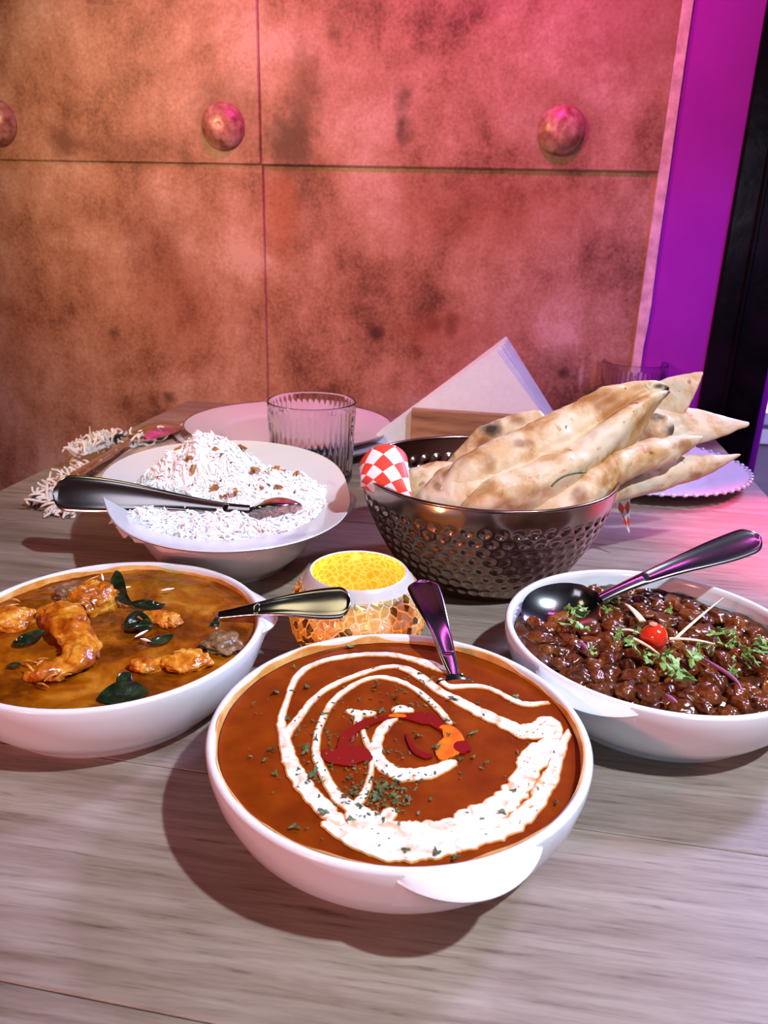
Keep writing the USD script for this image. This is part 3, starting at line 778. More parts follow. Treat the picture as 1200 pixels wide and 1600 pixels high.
# left spoon: bowl in the gravy, wide handle end over the candle
e0, e1 = W(343, 962, ZL + .0030), WY(548, 940, c_left[1] + .012)
d = e1 - e0
sp = Thing('spoon', 'shiny steel spoon lying in the left meat curry over its right rim', 'spoon', e0)
up = np.array([-.25, -.75, .85])
sp.part('handle', spoon_handle([e1, e0 + d * .8 + [0, 0, .0005], e0 + d * .5 + [0, 0, .002], e0 + d * .2 + [0, 0, .001], e0], [.0095, .0100, .0066, .0038, .0028], [.0014, .0014, .0014, .0016, .0017], up), STEEL, 40)
sp.part('bowl', spoon_bowl(e0, e0 - d / np.linalg.norm(d) * .045 + np.array([0, -.004, -.026]), EZ, .017, .004), STEEL, 40)
# right spoon: hollow bowl in view, handle over the back rim
nk, tp = W(938, 936, ZR + .0165), W(818, 968, ZR + .006)
e1 = WY(1186, 838, nk[1] + .035)
d = e1 - nk
sp = Thing('spoon', 'steel spoon resting in the right bean curry with handle over the back rim', 'spoon', (nk[0], nk[1], ZR))
up = np.array([-.15, -.55, .8])
sp.part('handle', spoon_handle([e1, nk + d * .82, nk + d * .5 + [0, 0, .002], nk + d * .2 + [0, 0, .002], nk], [.0092, .0102, .0068, .0040, .0034], [.0014, .0015, .0015, .0017, .0017], up), STEEL, 40)
sp.part('bowl', spoon_bowl(nk, tp, np.array([.22, -.35, .9]), .0200, .0075), STEEL, 40)

# ================================================================== rice bowl (wide flared rim)
ZRB = .058
rim_px = [(148, 800), (160, 768), (200, 722), (258, 696), (330, 684), (400, 687), (460, 699), (512, 724), (548, 760), (545, 800), (515, 828), (460, 850), (390, 858), (300, 851), (220, 834), (168, 816)]
rim = np.array([W(x, y, ZRB)[:2] for x, y in rim_px])
rc = rim.mean(0)
ra = np.unwrap(np.arctan2(rim[:, 1] - rc[1], rim[:, 0] - rc[0])); rr_ = np.hypot(rim[:, 0] - rc[0], rim[:, 1] - rc[1])
o = np.argsort(ra % (2 * PI)); ra_s, rr_s = (ra % (2 * PI))[o], rr_[o]


def rice_rim(a):
    a = np.asarray(a) % (2 * PI)
    return np.interp(a, np.r_[ra_s[-1] - 2 * PI, ra_s, ra_s[0] + 2 * PI], np.r_[rr_s[-1], rr_s, rr_s[0]])


tt = np.linspace(0, 2 * PI, 361)[:-1]
FB = lambda a: np.stack([np.ones_like(a), np.cos(a), np.sin(a), np.cos(2 * a), np.sin(2 * a)], -1)
rs = FB(tt) @ np.linalg.lstsq(FB(ra_s), rr_s, rcond=None)[0]
RPROF = [(0, .009), (.42, .009), (.56, .017), (.655, .034), (.70, .046), (.735, .0500), (.98, .0570), (.995, .0578), (1.0, .0570), (.99, .0555), (.75, .0470), (.72, .043), (.685, .031), (.60, .014), (.50, .004), (.48, 0), (.43, 0), (.42, .003), (0, .003)]
v, f = [], []
M = len(RPROF)
for j, (a, r) in enumerate(zip(tt, rs)):
    rm = .5 * r + .5 * rs.mean()
    for i, (q_, z) in enumerate(RPROF):
        rad = q_ * (r if q_ > .9 else rm)
        v.append((rc[0] + rad * math.cos(a), rc[1] + rad * math.sin(a), z))
for j in range(360):
    for i in range(M - 1):
        a, b = j * M + i, ((j + 1) % 360) * M + i
        f += [[a, a + 1, b + 1], [a, b + 1, b]]
m = trimesh.Trimesh(v, f, process=True); m.fix_normals()
rb = Thing('rice_bowl', 'white bowl with wide flared rim holding the rice', 'bowl', (rc[0], rc[1], 0))
rb.part('bowl', m, CERAMIC, 50)
# notched handle at its right end
ha = math.atan2(W(552, 770, .05)[1] - rc[1], W(552, 770, .05)[0] - rc[0]); hr = float(np.interp(ha % (2 * PI), tt, rs))
hv = []
nt = 21
for t in np.linspace(-.28, .28, nt):
    w = math.cos(t / .28 * PI / 2) ** .5 if abs(t) < .279 else 0
    for r, z in ((hr - .008, .0545), (hr - .003 + .006 * w, .0500), (hr - .002 + .009 * w, .046), (hr - .003 + .008 * w, .040), (hr - .010, .036), (hr - .02, .044)):
        hv.append((rc[0] + r * math.cos(ha + t), rc[1] + r * math.sin(ha + t), z))
hf = []
for i in range(nt - 1):
    for j in range(6):
        a, b = i * 6 + j, i * 6 + (j + 1) % 6
        hf += [[a, b, b + 6], [a, b + 6, a + 6]]
for o_, s_ in ((0, 1), ((nt - 1) * 6, -1)):
    for j in range(1, 5):
        hf.append([o_, o_ + j, o_ + j + 1][::s_])
m = trimesh.Trimesh(hv, hf, process=False); m.fix_normals()
rb.part('handle', m, CERAMIC, 50)


# rice: a heaped mound covered in separate grains
pk = W(325, 760, .05)[:2]
R_in = rs.mean() * .72


def rice_h(x, y):
    x, y = np.asarray(x), np.asarray(y)
    d = np.hypot(x - rc[0], y - rc[1]) / R_in
    dx, dy = x - pk[0], y - pk[1]
    h = .047 + .0370 * np.exp(-((dx / .034) ** 2 + (dy / .034) ** 2) ** 1.25) + .017 * np.exp(-(((dx - .052) / .040) ** 2 + (dy / .04) ** 2)) + .012 * np.exp(-(((dx + .035) / .03) ** 2 + ((dy) / .035) ** 2))
    h = h - .010 * np.clip(d - .8, 0, 1)
    return h + .0075 * (fbm(np.stack([x * 70, y * 70, x * 0], -1), 3, 4) - .5) * 2


rg = Thing('rice', 'heap of white cooked rice in the wide rimmed bowl', 'rice', (rc[0], rc[1], .04), kind='stuff')
gr = np.linspace(0, 1, 40)[1:]; ga = np.linspace(0, 2 * PI, 120, endpoint=False)
v = [[rc[0], rc[1], rice_h(*rc)]]
for g in gr:
    X, Y = rc[0] + g * R_in * np.cos(ga), rc[1] + g * R_in * np.sin(ga)
    v += list(np.c_[X, Y, rice_h(X, Y) - .0002 - .008 * (g > .97)])
f = [[0, 1 + j, 1 + (j + 1) % 120] for j in range(120)]
for i in range(len(gr) - 1):
    for j in range(120):
        a, b = 1 + i * 120 + j, 1 + i * 120 + (j + 1) % 120
        f += [[a, a + 120, b + 120], [a, b + 120, b]]
rg.part('mound', trimesh.Trimesh(v, f, process=False), RICE, True)
r5 = np.random.default_rng(31); gs = []
while len(gs) < 4200:
    x, y = rc[0] + r5.uniform(-1, 1) * R_in, rc[1] + r5.uniform(-1, 1) * R_in
    if np.hypot(x - rc[0], y - rc[1]) > R_in * 1.02:
        continue
    e = .002; h = float(rice_h(x, y)); gx = float(rice_h(x + e, y) - h) / e; gy = float(rice_h(x, y + e) - h) / e
    a = r5.uniform(0, PI); d = np.array([math.cos(a), math.sin(a), gx * math.cos(a) + gy * math.sin(a) + r5.normal() * .2])
    gs.append(grain((x, y, h + r5.uniform(-.0008, .0016)), d, r5.uniform(.0036, .0050), r5.uniform(.00090, .00112)))
rg.part('grains', cat(*gs), RICE, True, kind='stuff')
FRY = noisy('fried_onion_brown', [(.3, (.16, .05, .012)), (.5, (.36, .14, .03)), (.7, (.55, .27, .07))], 160, .35)


def on_rice(px, py):
    for k in range(12):
        d = ray(px, py + 4 * k)
        for q in np.linspace(.45, .85, 700):
            p = CAM + d * q
            if np.hypot(p[0] - rc[0], p[1] - rc[1]) < R_in and p[2] < float(rice_h(p[0], p[1])):
                return p
    return W(px, py, .05)


FRIED = ((277, 684, 9), (378, 690, 10), (425, 712, 13), (438, 722, 9), (294, 722, 10), (302, 739, 11), (398, 741, 11), (418, 744, 8), (464, 746, 10), (333, 766, 8), (262, 779, 12), (369, 775, 14), (353, 779, 9), (408, 765, 5), (437, 763, 5), (336, 702, 5))
FX = {k: n for n, k in enumerate(sorted(range(len(FRIED)), key=lambda k: FRIED[k][0]))}
for i, (x, y, s) in enumerate(FRIED):
    p = on_rice(x, y) + np.array([0, -.001, .0012]); L = s / 1900
    a = r5.uniform(0, PI); dv = np.array([math.cos(a), math.sin(a) * .5, r5.uniform(-.5, .5)]) * L; kx = np.array([r5.normal(), r5.normal(), abs(r5.normal())]) * L * .35
    q = spline([p - dv, p - dv * .3 + kx, p + dv * .4 - kx * .3, p + dv], 16)
    m = loft(q, np.array([.3, -.5, .8]), [ell(.0022 * (.5 + .5 * math.sin(PI * min(1, (t + 1.5) / 17)) + .25 * math.sin(t * 1.7 + i)), .0006, 8) for t in range(16)])
    single('fried_onion', m, FRY, f'crisp brown fried onion bit on the rice, {ORD[FX[i]]} from the left', 'fried onion', 'fried onions on the rice', smooth=60)
CUM = plain('cumin_seed', (.10, .06, .025), .6)
SEEDS = ((346, 712), (333, 718), (398, 727), (360, 724), (420, 735), (300, 760), (345, 752), (288, 700), (460, 770), (420, 758), (390, 760), (266, 735))
CX = {k: n for n, k in enumerate(sorted(range(len(SEEDS)), key=lambda k: SEEDS[k][0]))}
for i, (x, y) in enumerate(SEEDS):
    a = r5.uniform(0, PI); p = on_rice(x, y) + np.array([0, -.0012, .0008])
    single('cumin_seed', grain(p, (math.cos(a), .3, math.sin(a)), .0022, .0006), CUM, f'tiny dark cumin seed on the white rice, {ORD[CX[i]]} from the left', 'seed', 'cumin seeds on the rice', smooth=True)
# rice spoon: wide handle end out to the left, bowl dug into the rice
nk = on_rice(392, 800) + np.array([0, -.004, .003]); e1 = WY(84, 770, nk[1] + .006); d = e1 - nk
sp = Thing('spoon', 'large steel serving spoon lying across the rice bowl to the left', 'spoon', (nk[0], nk[1], .058))
up = np.array([.05, -.9, .55])
sp.part('handle', spoon_handle([e1, nk + d * .85 + [0, 0, .001], nk + d * .5 + [0, 0, .0015], nk + d * .2, nk], [.0138, .0148, .0098, .0052, .0040], [.0017, .0017, .0016, .0018, .0018], up, 70), STEEL, 40)
tp = on_rice(474, 792) + np.array([0, -.003, .002])
sp.part('bowl', spoon_bowl(nk, tp, np.array([0, -.45, -.85]), .016, .008), STEEL, 40)

# ================================================================== candle holder of crackled gold glass
ct = W(560, 889, .060); cc = np.array([ct[0], ct[1], 0])
CPROF_O = [(.024, .0), (.0290, .0015), (.0365, .010), (.0415, .020), (.0432, .030), (.0420, .040), (.0374, .050), (.0325, .0575), (.0312, .0592), (.0304, .0598)]
CPROF = CPROF_O + [(.0296, .0596), (.0294, .0586), (.0330, .050), (.0362, .040), (.0371, .030), (.0357, .020), (.0318, .011), (.025, .0045), (0, .004), (0, .0001)]
FROST = mat('frosted_glass', {'d': ('principled_bsdf', {'base_color': (.60, .56, .52), 'roughness': .35}), 't': ('translucent_bsdf', {'color': (.9, .62, .22)}), 'x': ('mix_closure', {'fac': .06})}, [('d.BSDF', 'x.closure1'), ('t.BSDF', 'x.closure2')], 'x.closure')
AMBER = mat('amber_glass_shell', {'d': ('principled_bsdf', {'base_color': (.80, .72, .60), 'roughness': .35}), 't': ('translucent_bsdf', {'color': (1.0, .88, .52)}), 'x': ('mix_closure', {'fac': .5})}, [('d.BSDF', 'x.closure1'), ('t.BSDF', 'x.closure2')], 'x.closure')
GLOWIN = mat('crackled_inner_glass', {'g': ('geometry', {}), 'v': ('voronoi_texture', {'feature': 'distance_to_edge', 'scale': 190.0}), 'r': ('rgb_ramp', {'ramp': [(0, (1, .95, .62)), (.08, (1, .72, .20)), (.35, (1, .60, .07))]}),
             'p': ('principled_bsdf', {'roughness': .3}), 't': ('translucent_bsdf', {}), 'x': ('mix_closure', {'fac': .88})},
             [('g.position', 'v.vector'), ('v.distance', 'r.fac'), ('r.color', 'p.base_color'), ('r.color', 't.color'), ('p.BSDF', 'x.closure1'), ('t.BSDF', 'x.closure2')], 'x.closure')
ca = Thing('candle_holder', 'round crackled gold glass candle holder glowing yellow inside', 'candle holder', cc)
low = CPROF_O[:7]
ca.part('shell', lathe(low + [(r - .0022, z) for r, z in low[::-1][:-1]] + [(.02, .0022), (0, .002), (0, 0), (.024, 0)], cc, 96), AMBER, 50)
top_ = CPROF_O[6:]
ca.part('rim_band', lathe(top_ + [(.0300, .0597), (.0296, .0590), (.0300, .0586), (.0310, .0570), (.0346, .0502), (.0374, .0500)], cc, 96), FROST, 50, 'frosted pale rim band')
inner = [(.0296, .0588), (.0300, .0572), (.0340, .0500), (.0390, .040), (.0402, .030), (.0385, .020), (.0335, .0115), (.025, .0050), (0, .0045)]
ca.part('crackle_lining', lathe([(r - .0003, z) for r, z in inner[:-1]] + [(0, .0046)] + [(0, .0043)] + [(r, z) for r, z in inner[::-1][1:]], cc, 96), GLOWIN, 50, 'yellow crackled inner glass')
WAX = plain('candle_wax', (.9, .8, .55), .4)
FLAME = mat('candle_flame', {'e': ('emission', {'color': (1.0, .55, .10), 'strength': 30.0})}, [], 'e.emission')
cw = ca.part('tea_light', lathe([(0, .0048), (.0185, .0048), (.0188, .006), (.0188, .015), (.018, .0158), (0, .0155)], cc, 40), WAX, 40, 'small wax tea light')
ca.part('flame', lathe([(0, .0175), (.0022, .019), (.0034, .0225), (.0026, .0275), (.001, .032), (0, .034)], cc, 20), FLAME, True, 'burning flame', parent=cw)
lp = UsdLux.SphereLight.Define(stage, ca.path + '/candle_light'); lp.CreateRadiusAttr(.006); lp.CreateColorAttr(Gf.Vec3f(1.0, .80, .42)); lp.CreateIntensityAttr(170)
lp.AddTranslateOp().Set(Gf.Vec3d(0, 0, .040))
# mosaic tiles: irregular cells on the outside
GOLD = [mat(f'gold_mosaic_{k}', {'g': ('geometry', {}), 'n': ('noise_texture', {'scale': 260.0, 'detail': 3}), 'r': ('rgb_ramp', {'ramp': [(.35, c0), (.65, c1)]}), 'b': ('bump', {'strength': .6, 'distance': .001}),
             'p': ('principled_bsdf', {'metallic': .6, 'roughness': .16}), 't': ('translucent_bsdf', {'color': (1.0, .92, .66)}), 'x': ('mix_closure', {'fac': (.30, .42, .06, .35)[k]})}, [('g.position', 'n.vector'), ('n.fac', 'r.fac'), ('r.color', 'p.base_color'), ('n.fac', 'b.height'), ('b.normal', 'p.normal'), ('p.BSDF', 'x.closure1'), ('t.BSDF', 'x.closure2')], 'x.closure')
        for k, (c0, c1) in enumerate((((.85, .52, .10), (1.0, .78, .26)), ((.9, .60, .16), (1.0, .84, .42)), ((.05, .025, .008), (.5, .26, .05)), ((.95, .76, .38), (1, .92, .68))))]
from scipy.spatial import Voronoi
r6 = np.random.default_rng(17)
arc = np.r_[0, np.cumsum(np.hypot(*np.diff(np.array(CPROF_O), axis=0).T))]
po = np.array(CPROF_O)
NZ0, NZ1 = arc[1] + .001, arc[6] + .0045
circ = 2 * PI * .0410
seeds = []
while len(seeds) < 520:
    best, bd = None, -1
    for _ in range(8):
        c_ = np.array([r6.uniform(0, circ), r6.uniform(NZ0, NZ1)])
        dd = min([np.hypot(min(abs(c_[0] - s[0]), circ - abs(c_[0] - s[0])), c_[1] - s[1]) for s in seeds] or [1])
        dd *= (.55 if r6.uniform() < .35 else 1.0)
        if dd > bd:
            best, bd = c_, dd
    seeds.append(best)
S_ = np.array(seeds); allp = np.vstack([S_ + [k * circ, 0] for k in (-1, 0, 1)] + [np.c_[S_[:, 0] + k * circ, 2 * e - S_[:, 1]] for k in (-1, 0, 1) for e in (NZ0, NZ1)])
vor = Voronoi(allp)
n_ = len(S_)
back_tiles = []
toward = [math.cos(x / circ * 2 * PI + PI / 2) for x in S_[:, 0]]
rank = np.argsort(np.argsort(-np.array(toward)))
for i in range(n_):
    reg = vor.regions[vor.point_region[n_ + i]]
    if -1 in reg or len(reg) < 3:
        continue
    pg = Polygon(vor.vertices[reg])
    top_gap = max(0, (S_[i, 1] - (NZ1 - .006)) / .006)
    pg = pg.buffer(-.00042 - .0008 * top_gap * r6.uniform(0, 1))
    if pg.is_empty or pg.geom_type != 'Polygon' or pg.area < 3e-7:
        continue
    pg = pg.simplify(.0002)
    cs = np.array(pg.exterior.coords)[:-1]
    if Polygon(cs).exterior.is_ccw is False:
        cs = cs[::-1]

    def on(uv, off):
        th = uv[:, 0] / circ * 2 * PI
        r = np.interp(uv[:, 1], arc, po[:, 0]) + off; z = np.interp(uv[:, 1], arc, po[:, 1])
        return np.c_[cc[0] + r * np.cos(th), cc[1] + r * np.sin(th), z]
    cen = cs.mean(0); k = len(cs)
    tl_ = r6.normal() * .12, r6.normal() * .12
    top = cen + (cs - cen) * .86
    offs = .0008 + (top - cen) @ np.array(tl_)
    th = top[:, 0] / circ * 2 * PI
    V = np.vstack([on(cs, -.0001), on(top, 0) + (offs[:, None] * np.c_[np.cos(th), np.sin(th), 0 * th]), on(cen[None], .0010)])
    a = np.arange(k); b = (a + 1) % k
    F = np.vstack([np.c_[a, b, b + k], np.c_[a, b + k, a + k], np.c_[a + k, b + k, np.full(k, 2 * k)]])
    g_ = int(r6.choice(4, p=[.36, .26, .22, .16]))
    if rank[i] < 290:
        ca.part('glass_tile', trimesh.Trimesh(V, F, process=False), GOLD[g_], False)
    else:
        back_tiles.append(trimesh.Trimesh(V, F, process=False))
ca.part('mosaic', cat(*back_tiles), GOLD[0], False, 'gold mosaic tiles around the far side', 'stuff')

# ================================================================== hammered metal basket
bt = np.array([.0806, .5836, .086]); bc = np.array([bt[0], bt[1], 0])
Y0 = float(bc[1])
BR, BB, BH = .1005, .060, .086
NT, NZ = 560, 90
th = np.linspace(0, 2 * PI, NT, endpoint=False)


def brad(t):
    return BB + (BR - BB) * np.sin(np.clip(t, 0, 1) * PI / 2) ** .8 * (.86 + .14 * t)


t_ = np.linspace(0, 1, NZ)
rows = np.linspace(.14, .80, 8); ncol = 52


def dent(T, TH):
    d = np.zeros_like(T)
    for k, r0 in enumerate(rows):
        R0 = brad(r0)
        ph = (TH * ncol / (2 * PI) + (.5 if k % 2 else 0)) % 1.0 - .5
        du = ph * (2 * PI * R0 / ncol); dv = (T - r0) * BH * 1.12
        q = np.hypot(du, dv) / .0043
        d = np.maximum(d, np.clip(1 - q ** 2, 0, 1) ** .8 * (q < 1))
    return d


T, TH = np.meshgrid(t_, th, indexing='ij')
D = dent(T, TH)
Ro = brad(T) - .0017 * D; Z = T * BH
outer = np.stack([bc[0] + Ro * np.cos(TH), bc[1] + Ro * np.sin(TH), Z], -1)
Ri = brad(T) - .0014 - .0017 * D
inn = np.stack([bc[0] + Ri * np.cos(TH), bc[1] + Ri * np.sin(TH), np.maximum(Z, .0014)], -1)
rimr = [(BR + .0010, BH + .0006), (BR + .0004, BH + .0018), (BR - .0012, BH + .0018), (BR - .0018, BH + .0006)]
rimv = np.stack([np.stack([bc[0] + r * np.cos(th), bc[1] + r * np.sin(th), np.full(NT, z)], -1) for r, z in rimr])
grid = np.concatenate([np.broadcast_to([bc[0], bc[1], 0.0], (1, NT, 3)), outer, rimv, inn[::-1], np.broadcast_to([bc[0], bc[1], .0014], (1, NT, 3))])
K = len(grid); v = grid.reshape(-1, 3); a = np.arange(NT); b = (a + 1) % NT
f = np.vstack([np.vstack([np.c_[i * NT + a, i * NT + b, (i + 1) * NT + b], np.c_[i * NT + a, (i + 1) * NT + b, (i + 1) * NT + a]]) for i in range(K - 1)])
BMET = plain('hammered_metal', (.33, .22, .18), .22, metallic=1.0)
bk = Thing('bread_basket', 'round hammered metal basket holding the flatbreads', 'basket', bc)
bk.part('bowl', trimesh.Trimesh(v, f, process=False), BMET, True)

# checked paper liner
CHECK = mat('checked_paper', {'u': ('texture_coordinate', {}), 'c': ('checker_texture', {'scale': 1.0, 'color1': (.80, .055, .025), 'color2': (.80, .80, .84)}), 'p': ('principled_bsdf', {'roughness': .5})},
            [('u.UV', 'c.vector'), ('c.color', 'p.base_color')])


def sheet(P, uv, th=.0004):
    """P (n,m,3) grid -> thin closed sheet"""
    n, m, _ = P.shape
    gu, gv = np.gradient(P, axis=0), np.gradient(P, axis=1)
    N = np.cross(gu, gv); N /= np.maximum(np.linalg.norm(N, axis=-1, keepdims=True), 1e-9)
    V = np.vstack([(P + N * th / 2).reshape(-1, 3), (P - N * th / 2).reshape(-1, 3)])
    U = np.vstack([uv.reshape(-1, 2)] * 2)
    F = []
    idx = lambda i, j: i * m + j
    o = n * m
    for i in range(n - 1):
        for j in range(m - 1):
            a, b, c, d = idx(i, j), idx(i + 1, j), idx(i + 1, j + 1), idx(i, j + 1)
            F += [[a, b, c], [a, c, d], [a + o, c + o, b + o], [a + o, d + o, c + o]]
    ring = [idx(i, 0) for i in range(n)] + [idx(n - 1, j) for j in range(1, m)] + [idx(i, m - 1) for i in range(n - 2, -1, -1)] + [idx(0, j) for j in range(m - 2, 0, -1)]
    for a, b in zip(ring, ring[1:] + ring[:1]):
        F += [[a, a + o, b + o], [a, b + o, b]]
    return trimesh.Trimesh(V, F, process=False), U


ln = Thing('paper_liner', 'red and white checked paper liner inside the hammered basket', 'paper', (bc[0], bc[1], .03))


def liner(a0, a1, up_, out, seed, sc=(.0165, .0165)):
    n, m = 26, 34
    P = np.zeros((n, m, 3)); uv = np.zeros((n, m, 2))
    for i in range(n):
        for j in range(m):
            s = i / (n - 1); a = a0 + (a1 - a0) * j / (m - 1); w = 1 - abs(2 * j / (m - 1) - 1) ** 3.5
            z = .02 + (BH - .02) * min(1, s / .6) + up_ * w * max(0, (s - .6) / .4)
            tz = min(1, z / BH)
            r = brad(tz) - .0045 - .012 * max(0, .3 - s) + out * w * max(0, (s - .6) / .4) ** 1.5 + .0012 * math.sin(9 * a + seed)
            P[i, j] = (bc[0] + r * math.cos(a), bc[1] + r * math.sin(a), z)
            L = s * .12; A = (a - a0) * .095
            uv[i, j] = ((L + A) / sc[0] * .71, (L - A) / sc[1] * .71)
    mm, U = sheet(P, uv)
    return mm, U


pa = math.atan2(*(W(598, 742, BH) - bt)[[1, 0]])
cbot = spline([WY(563, 760, Y0 - .034), WY(596, 775, Y0 - .050), WY(645, 788, Y0 - .058)], 26)
ctop = spline([WY(562, 730, Y0 - .030), WY(577, 704, Y0 - .024), WY(603, 694, Y0 - .020), WY(627, 702, Y0 - .020), WY(633, 738, Y0 - .026)], 26)
P = np.zeros((22, 26, 3)); uv = np.zeros((22, 26, 2))
for i in range(22):
    t = i / 21
    P[i] = cbot * (1 - t) + ctop * t + np.array([.001, -.011, .002]) * math.sin(PI * t) ** .8
    for j in range(26):
        L, A = t * .046, j / 25 * .050
        uv[i, j] = ((L + A) / .0150, (L - A) / .0150 + 20)
mm, U = sheet(P, uv)
ln.part('folded_corner', mm, CHECK, True, 'curled checked corner at the left rim', uv=U)
mm, U = liner(pa + .3, pa + 2.2, -.012, 0, 2)
ln.part('back_sheet', mm, CHECK, True, uv=U)
# loose corner hanging outside on the right
h0, h1, h2, h3 = WY(958, 775, bc[1] + .03), WY(986, 770, bc[1] + .025), WY(982, 832, bc[1] + .028), WY(984, 834, bc[1] + .028)
P = np.zeros((8, 6, 3)); uv = np.zeros((8, 6, 2))
for i in range(8):
    for j in range(6):
        s, t = i / 7, j / 5
        P[i, j] = (h0 * (1 - s) + h2 * s) * (1 - t) + (h1 * (1 - s) + h3 * s) * t + np.array([0, .003 * math.sin(3 * s), 0]); uv[i, j] = ((s * 3 + t * 2) * .9, (s * 3 - t * 2) * .9)
mm, U = sheet(P, uv)
ln.part('loose_corner', mm, CHECK, True, 'checked corner hanging over the right rim', uv=U)

# ------------------------------------------------------------------ naan
BROWN, CHAR, TOAST = (.26, .095, .025), (.018, .011, .008), (.58, .32, .13)


def naan_mat(name, spots):
    n = {'g': ('geometry', {}), 'n1': ('noise_texture', {'scale': 20.0, 'detail': 6, 'roughness': .6, 'distortion': .4}), 'n2': ('noise_texture', {'scale': 130.0, 'detail': 4}), 'n4': ('noise_texture', {'scale': 42.0, 'detail': 4}),
         'r1': ('rgb_ramp', {'ramp': [(.36, (.36, .15, .04)), (.43, (.54, .31, .13)), (.51, (.65, .48, .29)), (.7, (.68, .56, .41))]}),
         'r2': ('rgb_ramp', {'ramp': [(.20, (.25, .10, .04)), (.30, (.75, .55, .38)), (.36, (1, 1, 1))]}), 'x': ('mix', {'mix_type': 'multiply', 'fac': .9}),
         'ad': ('math', {'math_type': 'multiply_add', 'value2': .35}), 'b': ('bump', {'strength': .4, 'distance': .003}), 'p': ('principled_bsdf', {'roughness': .5, 'specular_ior_level': .28})}
    l = [('g.position', 'n1.vector'), ('g.position', 'n2.vector'), ('g.position', 'n4.vector'), ('n1.fac', 'r1.fac'), ('n2.fac', 'r2.fac'), ('r1.color', 'x.color1'), ('r2.color', 'x.color2'),
         ('n2.fac', 'ad.value1'), ('n4.fac', 'ad.value3'), ('ad.value', 'b.height'), ('b.normal', 'p.normal')]
    l.append((stain(n, l, 'x.color', spots, 120), 'p.base_color'))
    return mat(name, n, l)


def naan(label, rows_, th, arch, up, seed, spots=(), puff=.0035, folds=None):
    """rows_: (px, py, Y, half width) along the bread; flat section bent by arch and by folds(u, t); puffed and blistered with noise."""
    q = spline([(*WY(x, y, Y), w) for x, y, Y, w in rows_], 90)
    secs = []
    u = np.linspace(-1, 1, 41)
    for i, w in enumerate(q[:, 3]):
        w = max(w, .0006)
        edge = np.sqrt(np.clip(1 - np.abs(u) ** 5, 0, 1))
        t = th * min(1, w / .012 + .15)
        z = -arch * w * u ** 2 + (folds(u, i / 89) if folds else 0)
        secs.append(np.vstack([np.c_[u * w, z - t * edge * .5], np.c_[u[::-1] * w, z[::-1] + t * edge * .5][1:-1]]))
    m = loft(q[:, :3], up, secs); m.fix_normals()
    v = np.array(m.vertices); n = np.array(m.vertex_normals)
    bl = np.clip(fbm(v * 75 + seed, 2, seed + 9) - .52, 0, 1) * 3.2
    v = v + n * (((fbm(v * 42 + seed * 3.1, 3, seed) - .45) * 2 * puff) + bl * puff * .7 + ((fbm(v * 200, 2, seed + 5) - .5) * .0011))[:, None]
    m.vertices = v
    single('naan', m, naan_mat(f'naan_crust_{seed}', [(WY(x, y, Y), np.array([r / 1700, .02, r2 / 1700]), c, st) for x, y, Y, r, r2, c, st in spots]), label, 'flatbread', 'naan in the hammered basket', smooth=True)


FACE = np.array([-.25, -.75, .62])
naan('flat triangular naan whose tip points up right behind the puffed naan', [(930, 735, Y0 + .055, .020), (985, 680, Y0 + .062, .026), (1030, 636, Y0 + .066, .022), (1068, 604, Y0 + .068, .012), (1098, 582, Y0 + .068, .001)], .004, .15, np.array([-.3, -.85, .4]), 1,
     [(1086, 588, Y0 + .068, 9, 4, TOAST, .7), (1076, 596, Y0 + .068, 3, 3, BROWN, .8), (1070, 612, Y0 + .068, 6, 6, TOAST, .6)], .0012)
naan('pale pointed naan reaching farthest right over the plate', [(900, 740, Y0 + .045, .016), (980, 690, Y0 + .050, .022), (1040, 668, Y0 + .055, .021), (1100, 664, Y0 + .057, .014), (1168, 662, Y0 + .058, .0008)], .004, .2, np.array([.1, -.85, .5]), 2,
     [(1052, 648, Y0 + .055, 12, 6, TOAST, .6)], .0015)
naan('charred folded naan end in the middle behind the puffed naan', [(930, 745, Y0 + .024, .014), (985, 698, Y0 + .026, .019), (1022, 670, Y0 + .027, .018), (1048, 664, Y0 + .028, .008)], .007, .5, np.array([-.1, -.8, .6]), 3,
     [(1030, 645, Y0 + .026, 16, 13, CHAR, .95), (1046, 672, Y0 + .027, 18, 14, (.06, .03, .02), .95), (1010, 682, Y0 + .026, 22, 18, BROWN, .9)], .003)
naan('lower rolled naan with pointed tip resting toward the plate', [(840, 836, Y0 - .055, .013), (902, 786, Y0 - .030, .016), (960, 752, Y0 + .005, .0145), (1030, 735, Y0 + .03, .0145), (1090, 725, Y0 + .04, .0105), (1156, 711, Y0 + .045, .0006)], .012, .55, np.array([0, -.7, .7]), 4,
     [(1078, 738, Y0 + .04, 15, 8, BROWN, .75), (1095, 708, Y0 + .04, 14, 5, BROWN, .8)], .002)
naan('bent rolled naan with a brown scorched end above the lower naan', [(820, 836, Y0 - .062, .012), (868, 800, Y0 - .055, .0155), (920, 756, Y0 - .037, .0155), (965, 722, Y0 - .014, .0145), (1025, 705, Y0 + .010, .0125), (1064, 692, Y0 + .02, .009), (1096, 684, Y0 + .025, .0010)], .012, .6, np.array([-.05, -.75, .65]), 5,
     [(1062, 692, Y0 + .02, 22, 8, BROWN, .9), (1030, 705, Y0 + .01, 15, 9, TOAST, .8), (905, 775, Y0 - .05, 13, 14, BROWN, .85), (868, 800, Y0 - .06, 12, 12, TOAST, .7)], .002)
